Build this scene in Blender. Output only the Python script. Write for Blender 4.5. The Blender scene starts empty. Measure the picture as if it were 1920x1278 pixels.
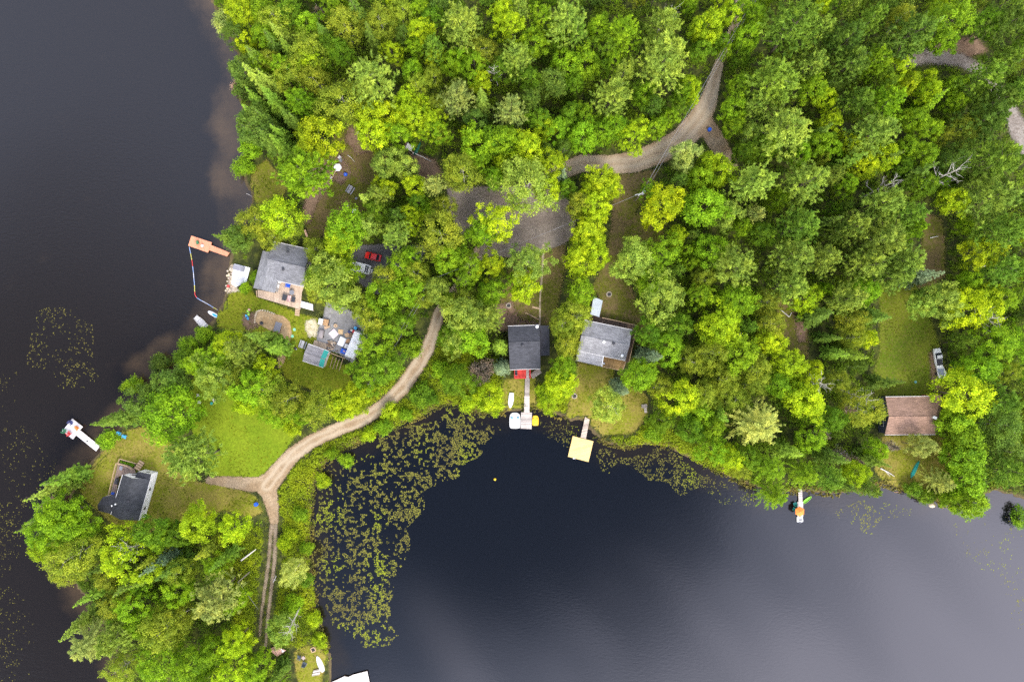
import bpy, math, random
import numpy as np
from mathutils import Vector

# ------------------------------------------------------------------ camera, sky, sun, exposure
SC = bpy.context.scene
COL = SC.collection
CAM_H = 182.86
cam_d = bpy.data.cameras.new("camera")
cam_d.lens = 24.0
cam_d.sensor_width = 36.0
cam_d.clip_start = 1.0
cam_d.clip_end = 6000.0
cam = bpy.data.objects.new("camera", cam_d)
COL.objects.link(cam)
cam.location = (0, 0, CAM_H)
cam.rotation_euler = (0, 0, 0)
SC.camera = cam
SC.view_settings.view_transform = 'Standard'
SC.view_settings.look = 'None'
SC.view_settings.gamma = 1.0
SC.view_settings.exposure = 0.80
SC.cycles.max_bounces = 8
SC.cycles.diffuse_bounces = 5
SC.cycles.glossy_bounces = 3
SC.cycles.transmission_bounces = 4
SC.cycles.transparent_max_bounces = 16
SC.cycles.use_denoising = False

SUN = Vector((0.26, -0.66, 0.70)).normalized()
sun_d = bpy.data.lights.new("sun", 'SUN')
sun_d.energy = 3.0
sun_d.angle = math.radians(20)
sun_d.color = (1.0, 0.955, 0.87)
sun = bpy.data.objects.new("sun", sun_d)
COL.objects.link(sun)
sun.location = (30, -120, 260)
sun.rotation_euler = (-SUN).to_track_quat('-Z', 'Y').to_euler()


class NT:
    """short hand for wiring node trees"""
    def __init__(s, tree):
        s.t = tree
        s.n = tree.nodes
        s.n.clear()

    def __call__(s, kind, **kw):
        nd = s.n.new(kind)
        for k, v in kw.items():
            if k.startswith('i_'):
                key = k[2:]
                key = int(key) if key.isdigit() else key.replace('_', ' ')
                sock = nd.inputs[key]
                if isinstance(v, bpy.types.NodeSocket):
                    s.t.links.new(v, sock)
                else:
                    sock.default_value = v
            else:
                setattr(nd, k, v)
        return nd

    def m(s, op, a, b=0.0, c=0.0):
        nd = s.n.new('ShaderNodeMath')
        nd.operation = op
        for q, v in enumerate((a, b, c)):
            if isinstance(v, bpy.types.NodeSocket):
                s.t.links.new(v, nd.inputs[q])
            else:
                nd.inputs[q].default_value = v
        return nd.outputs[0]

    def sm(s, v, lo, hi, a=0.0, b=1.0):
        nd = s.n.new('ShaderNodeMapRange')
        nd.interpolation_type = 'SMOOTHSTEP'
        s.t.links.new(v, nd.inputs[0])
        nd.inputs[1].default_value = lo
        nd.inputs[2].default_value = hi
        nd.inputs[3].default_value = a
        nd.inputs[4].default_value = b
        return nd.outputs[0]

    def mix(s, f, a, b, blend='MIX'):
        nd = s.n.new('ShaderNodeMix')
        nd.data_type = 'RGBA'
        nd.blend_type = blend
        nd.clamp_factor = True
        for q, v in ((0, f), (6, a), (7, b)):
            if isinstance(v, bpy.types.NodeSocket):
                s.t.links.new(v, nd.inputs[q])
            else:
                nd.inputs[q].default_value = v if q == 0 else (v[0], v[1], v[2], 1.0)
        return nd.outputs[2]

    def link(s, a, b):
        s.t.links.new(a, b)


world = bpy.data.worlds.new("World")
SC.world = world
world.use_nodes = True
w = NT(world.node_tree)
sky = w('ShaderNodeTexSky', sky_type='NISHITA')
sky.sun_disc = False
sky.sun_elevation = math.asin(SUN.z)
sky.sun_rotation = math.atan2(SUN.x, SUN.y)
tc = w('ShaderNodeTexCoord')
sp = w('ShaderNodeSeparateXYZ', i_0=tc.outputs['Generated'])
zz = w.m('MAXIMUM', sp.outputs[2], 0.12)
u = w.m('DIVIDE', sp.outputs[0], zz)
v = w.m('DIVIDE', sp.outputs[1], zz)
uv = w('ShaderNodeCombineXYZ', i_0=u, i_1=v)
n1 = w('ShaderNodeTexNoise', i_Vector=uv.outputs[0], i_Scale=4.2, i_Detail=5.0, i_Roughness=0.55, i_Distortion=0.6)
nz = w.m('SUBTRACT', n1.outputs[0], 0.5)
turn_ = w('ShaderNodeVectorRotate', rotation_type='Z_AXIS', i_Vector=uv.outputs[0], i_Angle=math.radians(52))
rot = w('ShaderNodeMapping', i_Vector=turn_.outputs[0], i_Scale=(1.3, 6.0, 1.0))
n2 = w('ShaderNodeTexNoise', i_Vector=rot.outputs[0], i_Scale=1.5, i_Detail=6.0, i_Roughness=0.6, i_Distortion=1.4)
wisp = w.m('SUBTRACT', n2.outputs[0], 0.5)


def hole(cx, cy, sx, sy, lo, hi, amp):
    a = w.m('MULTIPLY', w.m('SUBTRACT', u, cx), 1 / sx)
    b = w.m('MULTIPLY', w.m('SUBTRACT', v, cy), 1 / sy)
    d = w.m('SQRT', w.m('ADD', w.m('MULTIPLY', a, a), w.m('MULTIPLY', b, b)))
    return w.sm(w.m('ADD', d, w.m('ADD', w.m('MULTIPLY', nz, amp), w.m('MULTIPLY', w.m('MULTIPLY', wisp, amp * 3.0), w.sm(u, -0.12, 0.16)))), lo, hi)


h1 = hole(0.01, -0.16, 1.0, 0.9, 0.20, 0.40, 0.16)
h2 = hole(-0.66, -0.26, 1.0, 1.1, 0.22, 0.62, 0.18)
bright = w.sm(w.m('ADD', w.m('SUBTRACT', w.m('MULTIPLY', u, 0.8), v), w.m('MULTIPLY', wisp, 1.6)), 0.20, 1.05)
cl = w.m('MULTIPLY', h1, h2)
cloud_col = w.mix(bright, (6.8, 8.4, 12.6), (40.0, 39.0, 47.0))
far = w.sm(w.m('SQRT', w.m('ADD', w.m('MULTIPLY', u, u), w.m('MULTIPLY', v, v))), 0.95, 1.5)
cloud_col = w.mix(far, cloud_col, (23.0, 22.4, 21.6))
gap_col = w.mix(0.12, (1.1, 1.6, 3.0), sky.outputs[0])
skyc = w.mix(cl, gap_col, cloud_col)
bg = w('ShaderNodeBackground', i_Color=skyc, i_Strength=0.1)
wo = w('ShaderNodeOutputWorld')
w.link(bg.outputs[0], wo.inputs[0])

# ------------------------------------------------------------------ picture scale
S = 1 / 7.0          # metres on the ground per photo pixel
LAND = 0.55          # height of the land above the water


def W(px, py, z=LAND):
    k = (1 - z / CAM_H) * S
    return ((px - 960) * k, (639 - py) * k)


def WP(pts, z=LAND):
    return [W(p[0], p[1], z) for p in pts]


# ------------------------------------------------------------------ distance fields
def seg_dist(P, A, Bq):
    A = np.asarray(A, float); Bq = np.asarray(Bq, float)
    d = Bq - A
    t = np.clip(((P - A) @ d) / max(d @ d, 1e-9), 0, 1)
    return np.hypot(P[:, 0] - A[0] - t * d[0], P[:, 1] - A[1] - t * d[1]), t


def sd_poly(P, poly):
    P = np.asarray(P, float)
    best = np.full(len(P), 1e9)
    ins = np.zeros(len(P), bool)
    n = len(poly)
    for q in range(n):
        a, b = poly[q], poly[(q + 1) % n]
        best = np.minimum(best, seg_dist(P, a, b)[0])
        if a[1] != b[1]:
            c = ((a[1] > P[:, 1]) != (b[1] > P[:, 1])) & (P[:, 0] < (b[0] - a[0]) * (P[:, 1] - a[1]) / (b[1] - a[1]) + a[0])
            ins ^= c
    return np.where(ins, best, -best)


def sd_stroke(P, line, widths):
    best = np.full(len(P), -1e9)
    for q in range(len(line) - 1):
        d, t = seg_dist(P, line[q], line[q + 1])
        best = np.maximum(best, (widths[q] * (1 - t) + widths[q + 1] * t) / 2 - d)
    return best


def smooth_np(x, a, b):
    t = np.clip((x - a) / (b - a), 0, 1)
    return t * t * (3 - 2 * t)


def vnoise(P, scale, seed):
    """value noise for numpy points"""
    q = np.asarray(P, float)[:, :2] / scale
    i0 = np.floor(q).astype(np.int64); f = q - i0; f = f * f * (3 - 2 * f)

    def h(ix, iy):
        k = (ix * 374761393 + iy * 668265263 + seed * 974634777) & 0x7fffffff
        k = ((k ^ (k >> 13)) * 1274126177) & 0x7fffffff
        return ((k ^ (k >> 16)) & 0xffff) / 65535.0
    a = h(i0[:, 0], i0[:, 1]); b = h(i0[:, 0] + 1, i0[:, 1])
    c = h(i0[:, 0], i0[:, 1] + 1); d = h(i0[:, 0] + 1, i0[:, 1] + 1)
    return (a * (1 - f[:, 0]) + b * f[:, 0]) * (1 - f[:, 1]) + (c * (1 - f[:, 0]) + d * f[:, 0]) * f[:, 1]


# ------------------------------------------------------------------ the outlines seen in the photograph
LAKE = [(-9000, -3000), (330, -3000), (385, -60), (396, 0), (410, 30), (428, 62), (444, 98), (458, 132), (466, 168), (442, 180),
        (452, 200), (466, 226), (463, 262), (453, 300), (458, 336), (474, 365), (468, 388), (460, 412), (444, 455), (433, 478),
        (428, 505), (425, 538), (414, 570), (404, 596), (388, 614), (372, 634), (352, 656), (330, 684), (300, 722), (262, 760),
        (226, 798), (203, 824), (184, 848), (162, 874), (140, 902), (132, 930), (128, 960), (122, 1010), (128, 1060),
        (150, 1110), (190, 1150), (205, 1190), (222, 1240), (240, 1290), (260, 1400), (300, 4000), (-9000, 4000)]
BAY = [(628, 4000), (630, 1330), (622, 1285), (622, 1243), (615, 1215), (601, 1182), (592, 1140), (588, 1100), (581, 1060),
       (582, 1004), (583, 952), (591, 902), (612, 866), (652, 838), (702, 815), (742, 800), (790, 780), (828, 758), (868, 762),
       (902, 774), (940, 776), (966, 768), (1002, 768), (1040, 777), (1072, 787), (1096, 786), (1110, 812), (1132, 828), (1170, 838),
       (1210, 831), (1250, 836), (1292, 858), (1332, 878), (1380, 898), (1424, 915), (1470, 922), (1520, 920), (1560, 926),
       (1602, 926), (1634, 914), (1660, 907), (1692, 920), (1722, 934), (1752, 940), (1776, 948), (1806, 950), (1836, 934),
       (1862, 918), (1900, 926), (1940, 942), (2100, 960), (9000, 1000), (9000, 4000)]
LAKE_W, BAY_W = WP(LAKE, 0.0), WP(BAY, 0.0)


def land_sd(P):
    P = np.asarray(P, float)
    return -np.maximum(sd_poly(P, LAKE_W), sd_poly(P, BAY_W))


SHOALS = [(250, 680, 60), (300, 650, 50), (420, 240, 60), (405, 340, 70), (395, 520, 50), (440, 600, 40), (360, 250, 50), (320, 640, 20)]


def ground_np(P, sd=None):
    P = np.asarray(P, float)
    if sd is None:
        sd = land_sd(P)
    z = LAND * smooth_np(sd + (vnoise(P, 2.2, 3) - 0.5) * 1.2, -0.4, 2.0) + 0.0
    dep = np.clip(-sd, 0, 60)
    bed = -0.05 - 0.16 * dep - 0.9 * smooth_np(dep, 4, 16)
    for (sx, sy, sr) in SHOALS:
        cx, cy = W(sx, sy, 0)
        d = np.hypot(P[:, 0] - cx, P[:, 1] - cy)
        bed += 1.3 * smooth_np(sr * S - d, 0, sr * S) * smooth_np(dep, 2, 9)
    bed = np.minimum(bed, -0.12) + (vnoise(P, 5, 9) - 0.5) * 0.25
    return np.where(sd > 0, z, np.minimum(z * 0 + bed, -0.03))


def ground_z(x, y):
    return float(max(ground_np(np.array([[x, y]]))[0], 0.02))


# ------------------------------------------------------------------ objects
def link(o, parent=None):
    COL.objects.link(o)
    if parent is not None:
        o.parent = parent
    return o


def tag(o, label=None, cat=None, group=None, kind=None):
    if label: o['label'] = label
    if cat: o['category'] = cat
    if group: o['group'] = group
    if kind: o['kind'] = kind
    return o


def thing(name, label, cat, loc, group=None):
    o = bpy.data.objects.new(name, None)
    o.empty_display_size = 0.5
    o.location = loc
    return tag(link(o), label, cat, group)


def mesh_np(name, V, F, mat, attrs=None, smooth=False):
    V = np.ascontiguousarray(V, np.float32); F = np.ascontiguousarray(F, np.int32)
    me = bpy.data.meshes.new(name)
    k = F.shape[1]
    me.vertices.add(len(V)); me.vertices.foreach_set('co', V.ravel())
    me.loops.add(F.size); me.loops.foreach_set('vertex_index', F.ravel())
    me.polygons.add(len(F)); me.polygons.foreach_set('loop_start', np.arange(0, F.size, k, dtype=np.int32))
    try:
        me.polygons.foreach_set('loop_total', np.full(len(F), k, np.int32))
    except Exception:
        pass
    if smooth:
        me.polygons.foreach_set('use_smooth', np.ones(len(F), bool))
    for nm, arr in (attrs or {}).items():
        at = me.attributes.new(nm, 'FLOAT', 'POINT')
        at.data.foreach_set('value', np.ascontiguousarray(arr, np.float32))
    me.update(calc_edges=True)
    if mat is not None:
        me.materials.append(mat)
    return me


class MB:
    """collects solid shapes into one mesh, in world coordinates"""
    def __init__(s):
        s.v = []; s.f = []

    def add(s, vs, fs):
        o = len(s.v)
        s.v += [tuple(map(float, p)) for p in vs]
        s.f += [tuple(o + q for q in f) for f in fs]
        return s

    def box(s, cx, cy, cz, sx, sy, sz, rz=0.0, top=1.0):
        c, d = math.cos(rz), math.sin(rz)
        vs = []
        for z, k in ((-sz / 2, 1.0), (sz / 2, top)):
            for x, y in ((-1, -1), (1, -1), (1, 1), (-1, 1)):
                X, Y = x * sx / 2 * k, y * sy / 2 * k
                vs.append((cx + X * c - Y * d, cy + X * d + Y * c, cz + z))
        return s.add(vs, [(3, 2, 1, 0), (4, 5, 6, 7), (0, 1, 5, 4), (1, 2, 6, 5), (2, 3, 7, 6), (3, 0, 4, 7)])

    def prism(s, poly, z0, z1):
        n = len(poly)
        a = sum(poly[q][0] * poly[(q + 1) % n][1] - poly[(q + 1) % n][0] * poly[q][1] for q in range(n))
        if a < 0: poly = poly[::-1]
        vs = [(p[0], p[1], z0) for p in poly] + [(p[0], p[1], z1) for p in poly]
        fs = [tuple(range(n))[::-1], tuple(range(n, 2 * n))]
        fs += [(q, (q + 1) % n, n + (q + 1) % n, n + q) for q in range(n)]
        return s.add(vs, fs)

    def tube(s, pts, rad, n=8, cap=True):
        pts = [Vector(p) for p in pts]
        rad = rad if isinstance(rad, (list, tuple)) else [rad] * len(pts)
        o = []
        for q, p in enumerate(pts):
            t = (pts[min(q + 1, len(pts) - 1)] - pts[max(q - 1, 0)])
            t = t.normalized() if t.length > 1e-6 else Vector((0, 0, 1))
            e = t.orthogonal().normalized() if q == 0 else (e - t * e.dot(t)).normalized()
            g = t.cross(e)
            o.append([p + (e * math.cos(6.2832 * j / n) + g * math.sin(6.2832 * j / n)) * rad[q] for j in range(n)])
        vs = [p for r in o for p in r]
        fs = [(q * n + j, q * n + (j + 1) % n, (q + 1) * n + (j + 1) % n, (q + 1) * n + j) for q in range(len(pts) - 1) for j in range(n)]
        if cap:
            fs += [tuple(range(n))[::-1], tuple(range((len(pts) - 1) * n, len(pts) * n))]
        return s.add(vs, fs)

    def lathe(s, cx, cy, prof, n=16):
        """prof: [(radius, z)] from bottom to top"""
        vs = [(cx + r * math.cos(6.2832 * j / n), cy + r * math.sin(6.2832 * j / n), z) for r, z in prof for j in range(n)]
        k = len(prof)
        fs = [(q * n + j, q * n + (j + 1) % n, (q + 1) * n + (j + 1) % n, (q + 1) * n + j) for q in range(k - 1) for j in range(n)]
        fs += [tuple(range(n))[::-1], tuple(range((k - 1) * n, k * n))]
        return s.add(vs, fs)

    def loft(s, rings, closed=True):
        """rings of equal point count, stitched"""
        n = len(rings[0])
        vs = [p for r in rings for p in r]
        fs = [(q * n + j, q * n + (j + 1) % n, (q + 1) * n + (j + 1) % n, (q + 1) * n + j) for q in range(len(rings) - 1) for j in range(n)]
        if closed:
            fs += [tuple(range(n))[::-1], tuple(range((len(rings) - 1) * n, len(rings) * n))]
        return s.add(vs, fs)

    def build(s, name, mat, parent=None, smooth=False):
        off = Vector((0, 0, 0))
        if parent is not None:
            p = parent
            while p is not None:
                off += p.location; p = p.parent
        me = bpy.data.meshes.new(name)
        me.from_pydata([(p[0] - off.x, p[1] - off.y, p[2] - off.z) for p in s.v], [], s.f)
        if smooth:
            me.polygons.foreach_set('use_smooth', [True] * len(me.polygons))
        me.update()
        me.materials.append(mat)
        return link(bpy.data.objects.new(name, me), parent)


# ------------------------------------------------------------------ materials
def new_mat(name):
    m = bpy.data.materials.new(name)
    m.use_nodes = True
    return m, NT(m.node_tree)


def finish(n, color, rough=0.7, spec=0.3, bump=None, bstr=0.3, bdist=0.05, metal=0.0):
    p = n('ShaderNodeBsdfPrincipled', i_Roughness=rough, i_Metallic=metal)
    p.inputs['Specular IOR Level'].default_value = spec
    if isinstance(color, bpy.types.NodeSocket):
        n.link(color, p.inputs['Base Color'])
    else:
        p.inputs['Base Color'].default_value = (color[0], color[1], color[2], 1)
    if bump is not None:
        b = n('ShaderNodeBump', i_Strength=bstr, i_Distance=bdist, i_Height=bump)
        n.link(b.outputs[0], p.inputs['Normal'])
    o = n('ShaderNodeOutputMaterial')
    n.link(p.outputs[0], o.inputs[0])
    return p


def mat_plain(name, c, rough=0.6, var=0.25, scale=3.0, spec=0.3, metal=0.0):
    """a colour with weathering: broad and fine noise"""
    m, n = new_mat(name)
    t = n('ShaderNodeTexCoord')
    a = n('ShaderNodeTexNoise', i_Vector=t.outputs['Object'], i_Scale=scale, i_Detail=6.0, i_Roughness=0.65)
    f = n.m('MULTIPLY', n.m('SUBTRACT', a.outputs[0], 0.5), 2 * var)
    k = n.m('ADD', f, 1.0)
    kc = n('ShaderNodeCombineXYZ', i_0=k, i_1=k, i_2=k)
    col = n.mix(1.0, c, kc.outputs[0], 'MULTIPLY')
    finish(n, col, rough, spec, a.outputs[0], 0.15, 0.02, metal)
    return m


def mat_planks(name, c, angle, width=0.16, var=0.3, gap=0.12, stain=0.3):
    m, n = new_mat(name)
    t = n('ShaderNodeTexCoord')
    mp = n('ShaderNodeMapping', i_Vector=t.outputs['Object'], i_Rotation=(0, 0, angle))
    sx = n('ShaderNodeSeparateXYZ', i_0=mp.outputs[0])
    q = n.m('DIVIDE', sx.outputs[0], width)
    fr = n.m('FRACT', q)
    fl = n.m('FLOOR', q)
    wn = n('ShaderNodeTexWhiteNoise', noise_dimensions='1D', i_W=fl)
    g = n.m('GREATER_THAN', fr, gap)
    st = n('ShaderNodeMapping', i_Vector=mp.outputs[0], i_Scale=(9, 1.2, 1))
    gr = n('ShaderNodeTexNoise', i_Vector=st.outputs[0], i_Scale=2.0, i_Detail=5.0)
    bs = n('ShaderNodeTexNoise', i_Vector=t.outputs['Object'], i_Scale=0.9, i_Detail=4.0)
    k = n.m('ADD', n.m('MULTIPLY', n.m('SUBTRACT', wn.outputs[0], 0.5), 2 * var), 1.0)
    k = n.m('ADD', k, n.m('MULTIPLY', n.m('SUBTRACT', gr.outputs[0], 0.5), 0.5))
    k = n.m('ADD', k, n.m('MULTIPLY', n.m('SUBTRACT', bs.outputs[0], 0.5), 2 * stain))
    k = n.m('MULTIPLY', k, n.m('ADD', n.m('MULTIPLY', g, 0.6), 0.4))
    kc = n('ShaderNodeCombineXYZ', i_0=k, i_1=k, i_2=k)
    finish(n, n.mix(1.0, c, kc.outputs[0], 'MULTIPLY'), 0.75, 0.2, g, 0.3, 0.02)
    return m


def mat_shingle(name, c, angle, stain=0.35, row=0.28, c2=None, streak=1.0):
    """roof shingles: courses with staggered tabs, and streaky weathering down the slope"""
    m, n = new_mat(name)
    t = n('ShaderNodeTexCoord')
    mp = n('ShaderNodeMapping', i_Vector=t.outputs['Object'], i_Rotation=(0, 0, angle))
    br = n('ShaderNodeTexBrick', i_Vector=mp.outputs[0], i_Scale=1.0, i_Mortar_Size=0.018, i_Bias=0.0, i_Brick_Width=0.9, i_Row_Height=row)
    br.inputs['Color1'].default_value = (0.80, 0.80, 0.80, 1)
    br.inputs['Color2'].default_value = (1.22, 1.22, 1.22, 1)
    br.inputs['Mortar'].default_value = (0.5, 0.5, 0.5, 1)
    gn = n('ShaderNodeTexNoise', i_Vector=t.outputs['Object'], i_Scale=9.0, i_Detail=3.0)
    st = n('ShaderNodeMapping', i_Vector=mp.outputs[0], i_Scale=(0.9, 0.28 * streak, 1))
    big = n('ShaderNodeTexNoise', i_Vector=st.outputs[0], i_Scale=0.8, i_Detail=5.0, i_Roughness=0.6)
    k = n.m('ADD', n.m('MULTIPLY', n.m('SUBTRACT', gn.outputs[0], 0.5), 0.7), 1.0)
    k = n.m('ADD', k, n.m('MULTIPLY', n.m('SUBTRACT', big.outputs[0], 0.5), 2.4 * stain))
    kc = n('ShaderNodeCombineXYZ', i_0=k, i_1=k, i_2=k)
    base = n.mix(n.sm(big.outputs[0], 0.4, 0.65), c, c2 or c)
    col = n.mix(1.0, n.mix(1.0, base, kc.outputs[0], 'MULTIPLY'), br.outputs[0], 'MULTIPLY')
    finish(n, col, 0.9, 0.15, br.outputs[1], 0.4, 0.02)
    return m


def mat_leaf(name, spread=0.60, trans=0.40):
    """foliage: the object's own colour, varied from spray to spray"""
    m, n = new_mat(name)
    oi = n('ShaderNodeObjectInfo')
    at = n('ShaderNodeAttribute', attribute_name='tint')
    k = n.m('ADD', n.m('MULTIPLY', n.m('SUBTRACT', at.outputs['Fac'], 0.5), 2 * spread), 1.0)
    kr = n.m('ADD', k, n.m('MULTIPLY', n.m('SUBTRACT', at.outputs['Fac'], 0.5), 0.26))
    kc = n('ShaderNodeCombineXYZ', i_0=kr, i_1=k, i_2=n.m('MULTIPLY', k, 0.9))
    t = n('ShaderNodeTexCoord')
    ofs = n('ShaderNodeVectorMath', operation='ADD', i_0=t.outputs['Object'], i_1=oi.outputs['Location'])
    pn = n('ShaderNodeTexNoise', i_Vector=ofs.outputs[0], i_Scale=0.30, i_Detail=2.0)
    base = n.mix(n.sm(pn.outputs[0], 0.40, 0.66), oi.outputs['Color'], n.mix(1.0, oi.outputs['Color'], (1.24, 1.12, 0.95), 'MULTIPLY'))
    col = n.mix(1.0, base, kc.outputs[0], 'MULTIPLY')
    p = n('ShaderNodeBsdfPrincipled', i_Roughness=0.55, i_Base_Color=col)
    p.inputs['Specular IOR Level'].default_value = 0.10
    tr = n('ShaderNodeBsdfTranslucent', i_Color=col)
    mx = n('ShaderNodeMixShader', i_0=trans, i_1=p.outputs[0], i_2=tr.outputs[0])
    o = n('ShaderNodeOutputMaterial')
    n.link(mx.outputs[0], o.inputs[0])
    return m


LEAF = mat_leaf('leaf')
NEEDLE = mat_leaf('needle', 0.50, 0.28)


def mat_bark(name, c1, c2, scale=3.0):
    m, n = new_mat(name)
    t = n('ShaderNodeTexCoord')
    mp = n('ShaderNodeMapping', i_Vector=t.outputs['Object'], i_Scale=(1, 1, 0.3))
    a = n('ShaderNodeTexNoise', i_Vector=mp.outputs[0], i_Scale=scale * 3, i_Detail=5.0, i_Roughness=0.7)
    finish(n, n.mix(n.sm(a.outputs[0], 0.38, 0.6), c1, c2), 0.9, 0.1, a.outputs[0], 0.5, 0.03)
    return m


BARK = mat_bark('bark', (0.06, 0.045, 0.035), (0.13, 0.11, 0.09))
BIRCH = mat_bark('birch_bark', (0.12, 0.10, 0.08), (0.5, 0.47, 0.42))
DEADWOOD = mat_bark('dead_wood', (0.24, 0.215, 0.195), (0.46, 0.43, 0.40))

WHITE = mat_plain('white_paint', (0.62, 0.62, 0.63), 0.5, 0.12, 1.5)
OFFWHITE = mat_plain('weathered_white', (0.48, 0.46, 0.44), 0.7, 0.3, 2.0)
GLASS = mat_plain('dark_glass', (0.012, 0.016, 0.025), 0.12, 0.2, 1.0, 0.6)
DARK = mat_plain('dark_metal', (0.03, 0.03, 0.035), 0.5, 0.3)
GREY = mat_plain('grey_plastic', (0.15, 0.15, 0.165), 0.6, 0.2)
STEEL = mat_plain('galvanised', (0.36, 0.37, 0.39), 0.45, 0.2, 2.0, 0.5)
TAN = mat_plain('tan_boards', (0.36, 0.25, 0.15), 0.8, 0.3)
BROWN = mat_plain('brown_wood', (0.13, 0.085, 0.055), 0.8, 0.35)
REDP = mat_plain('red_paint', (0.42, 0.035, 0.03), 0.5, 0.2)
CARRED = mat_plain('red_car_paint', (0.52, 0.012, 0.012), 0.28, 0.05, 1.0, 0.6)
CARWHITE = mat_plain('white_car_paint', (0.55, 0.55, 0.54), 0.3, 0.08, 1.0, 0.6)
BLUE = mat_plain('blue_plastic', (0.015, 0.07, 0.38), 0.45, 0.15)
SKYBLUE = mat_plain('light_blue_plastic', (0.05, 0.28, 0.52), 0.45, 0.15)
TEAL = mat_plain('teal_plastic', (0.02, 0.22, 0.18), 0.45, 0.2)
MINT = mat_plain('mint_disc', (0.17, 0.42, 0.27), 0.6, 0.15)
YELLOW = mat_plain('yellow_plastic', (0.56, 0.36, 0.012), 0.45, 0.12)
LIME = mat_plain('lime_plastic', (0.26, 0.50, 0.05), 0.45, 0.12)
ORANGE = mat_plain('orange_fabric', (0.60, 0.17, 0.03), 0.8, 0.15)
GREENP = mat_plain('green_plastic', (0.03, 0.13, 0.06), 0.5, 0.2)
PINK = mat_plain('faded_pink_tarp', (0.46, 0.27, 0.20), 0.8, 0.25)
RUST = mat_plain('rust', (0.28, 0.06, 0.02), 0.85, 0.4)
STONE = mat_plain('stone', (0.34, 0.29, 0.23), 0.9, 0.4, 2.0)
TYRE = mat_plain('tyre_rubber', (0.02, 0.02, 0.02), 0.85, 0.2)
TRIM = mat_plain('white_fascia', (0.5, 0.48, 0.46), 0.6, 0.2)
# ------------------------------------------------------------------ the setting: ground, water, roads, lawns
def axis(lo, hi, step, far):
    a = list(np.arange(lo, hi + 1e-6, step)); d = step
    while a[-1] < far:
        d *= 1.6; a.append(a[-1] + d)
    d = step
    while a[0] > -far:
        d *= 1.6; a.insert(0, a[0] - d)
    return np.array(a)


def grid_mesh(gx, gy):
    X, Y = np.meshgrid(gx, gy)
    P = np.stack([X.ravel(), Y.ravel()], 1)
    nx, ny = len(gx), len(gy)
    i = np.arange(nx * ny).reshape(ny, nx)
    F = np.stack([i[:-1, :-1].ravel(), i[:-1, 1:].ravel(), i[1:, 1:].ravel(), i[1:, :-1].ravel()], 1)
    return P, F


def mat_ground():
    """forest floor on land; on the lake bed sand in the shallows and dark silt below"""
    m, n = new_mat('forest_floor_and_lake_bed')
    t = n('ShaderNodeTexCoord')
    g = n('ShaderNodeNewGeometry')
    sp = n('ShaderNodeSeparateXYZ', i_0=g.outputs['Position'])
    a = n('ShaderNodeTexNoise', i_Vector=t.outputs['Object'], i_Scale=0.5, i_Detail=8.0, i_Roughness=0.7)
    b = n('ShaderNodeTexNoise', i_Vector=t.outputs['Object'], i_Scale=4.0, i_Detail=4.0)
    floor = n.mix(n.sm(a.outputs[0], 0.42, 0.62), (0.022, 0.028, 0.009), (0.062, 0.072, 0.014))
    floor = n.mix(n.sm(b.outputs[0], 0.55, 0.8), floor, (0.075, 0.052, 0.034))
    zone = n('ShaderNodeAttribute', attribute_name='bay')
    c = n('ShaderNodeTexNoise', i_Vector=t.outputs['Object'], i_Scale=0.09, i_Detail=6.0, i_Roughness=0.6)
    deep = n.mix(zone.outputs['Fac'], (0.030, 0.025, 0.022), (0.0035, 0.004, 0.006))
    shal = n.mix(zone.outputs['Fac'], (0.088, 0.066, 0.048), (0.030, 0.022, 0.014))
    zz = n.m('ADD', sp.outputs[2], n.m('MULTIPLY', n.m('SUBTRACT', c.outputs[0], 0.5), 1.6))
    bed = n.mix(n.sm(zz, -1.9, -0.2), deep, shal)
    wet = n.mix(n.sm(b.outputs[0], 0.4, 0.7), (0.07, 0.05, 0.028), (0.11, 0.09, 0.04))
    col = n.mix(n.sm(sp.outputs[2], -0.10, 0.02), bed, wet)
    col = n.mix(n.sm(sp.outputs[2], 0.08, 0.40), col, floor)
    finish(n, col, 0.95, 0.05, b.outputs[0], 0.5, 0.08)
    return m


gx = axis(-150, 150, 1.0, 2400); gy = axis(-104, 104, 1.0, 2400)
P, F = grid_mesh(gx, gy)
SD = land_sd(P)
GZ = ground_np(P, SD)
bayw = smooth_np(sd_poly(P, BAY_W), -12, 2)
o = link(bpy.data.objects.new('ground', mesh_np('ground', np.column_stack([P, GZ]), F, mat_ground(), {'bay': bayw}, True)))
tag(o, kind='structure')


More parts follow.
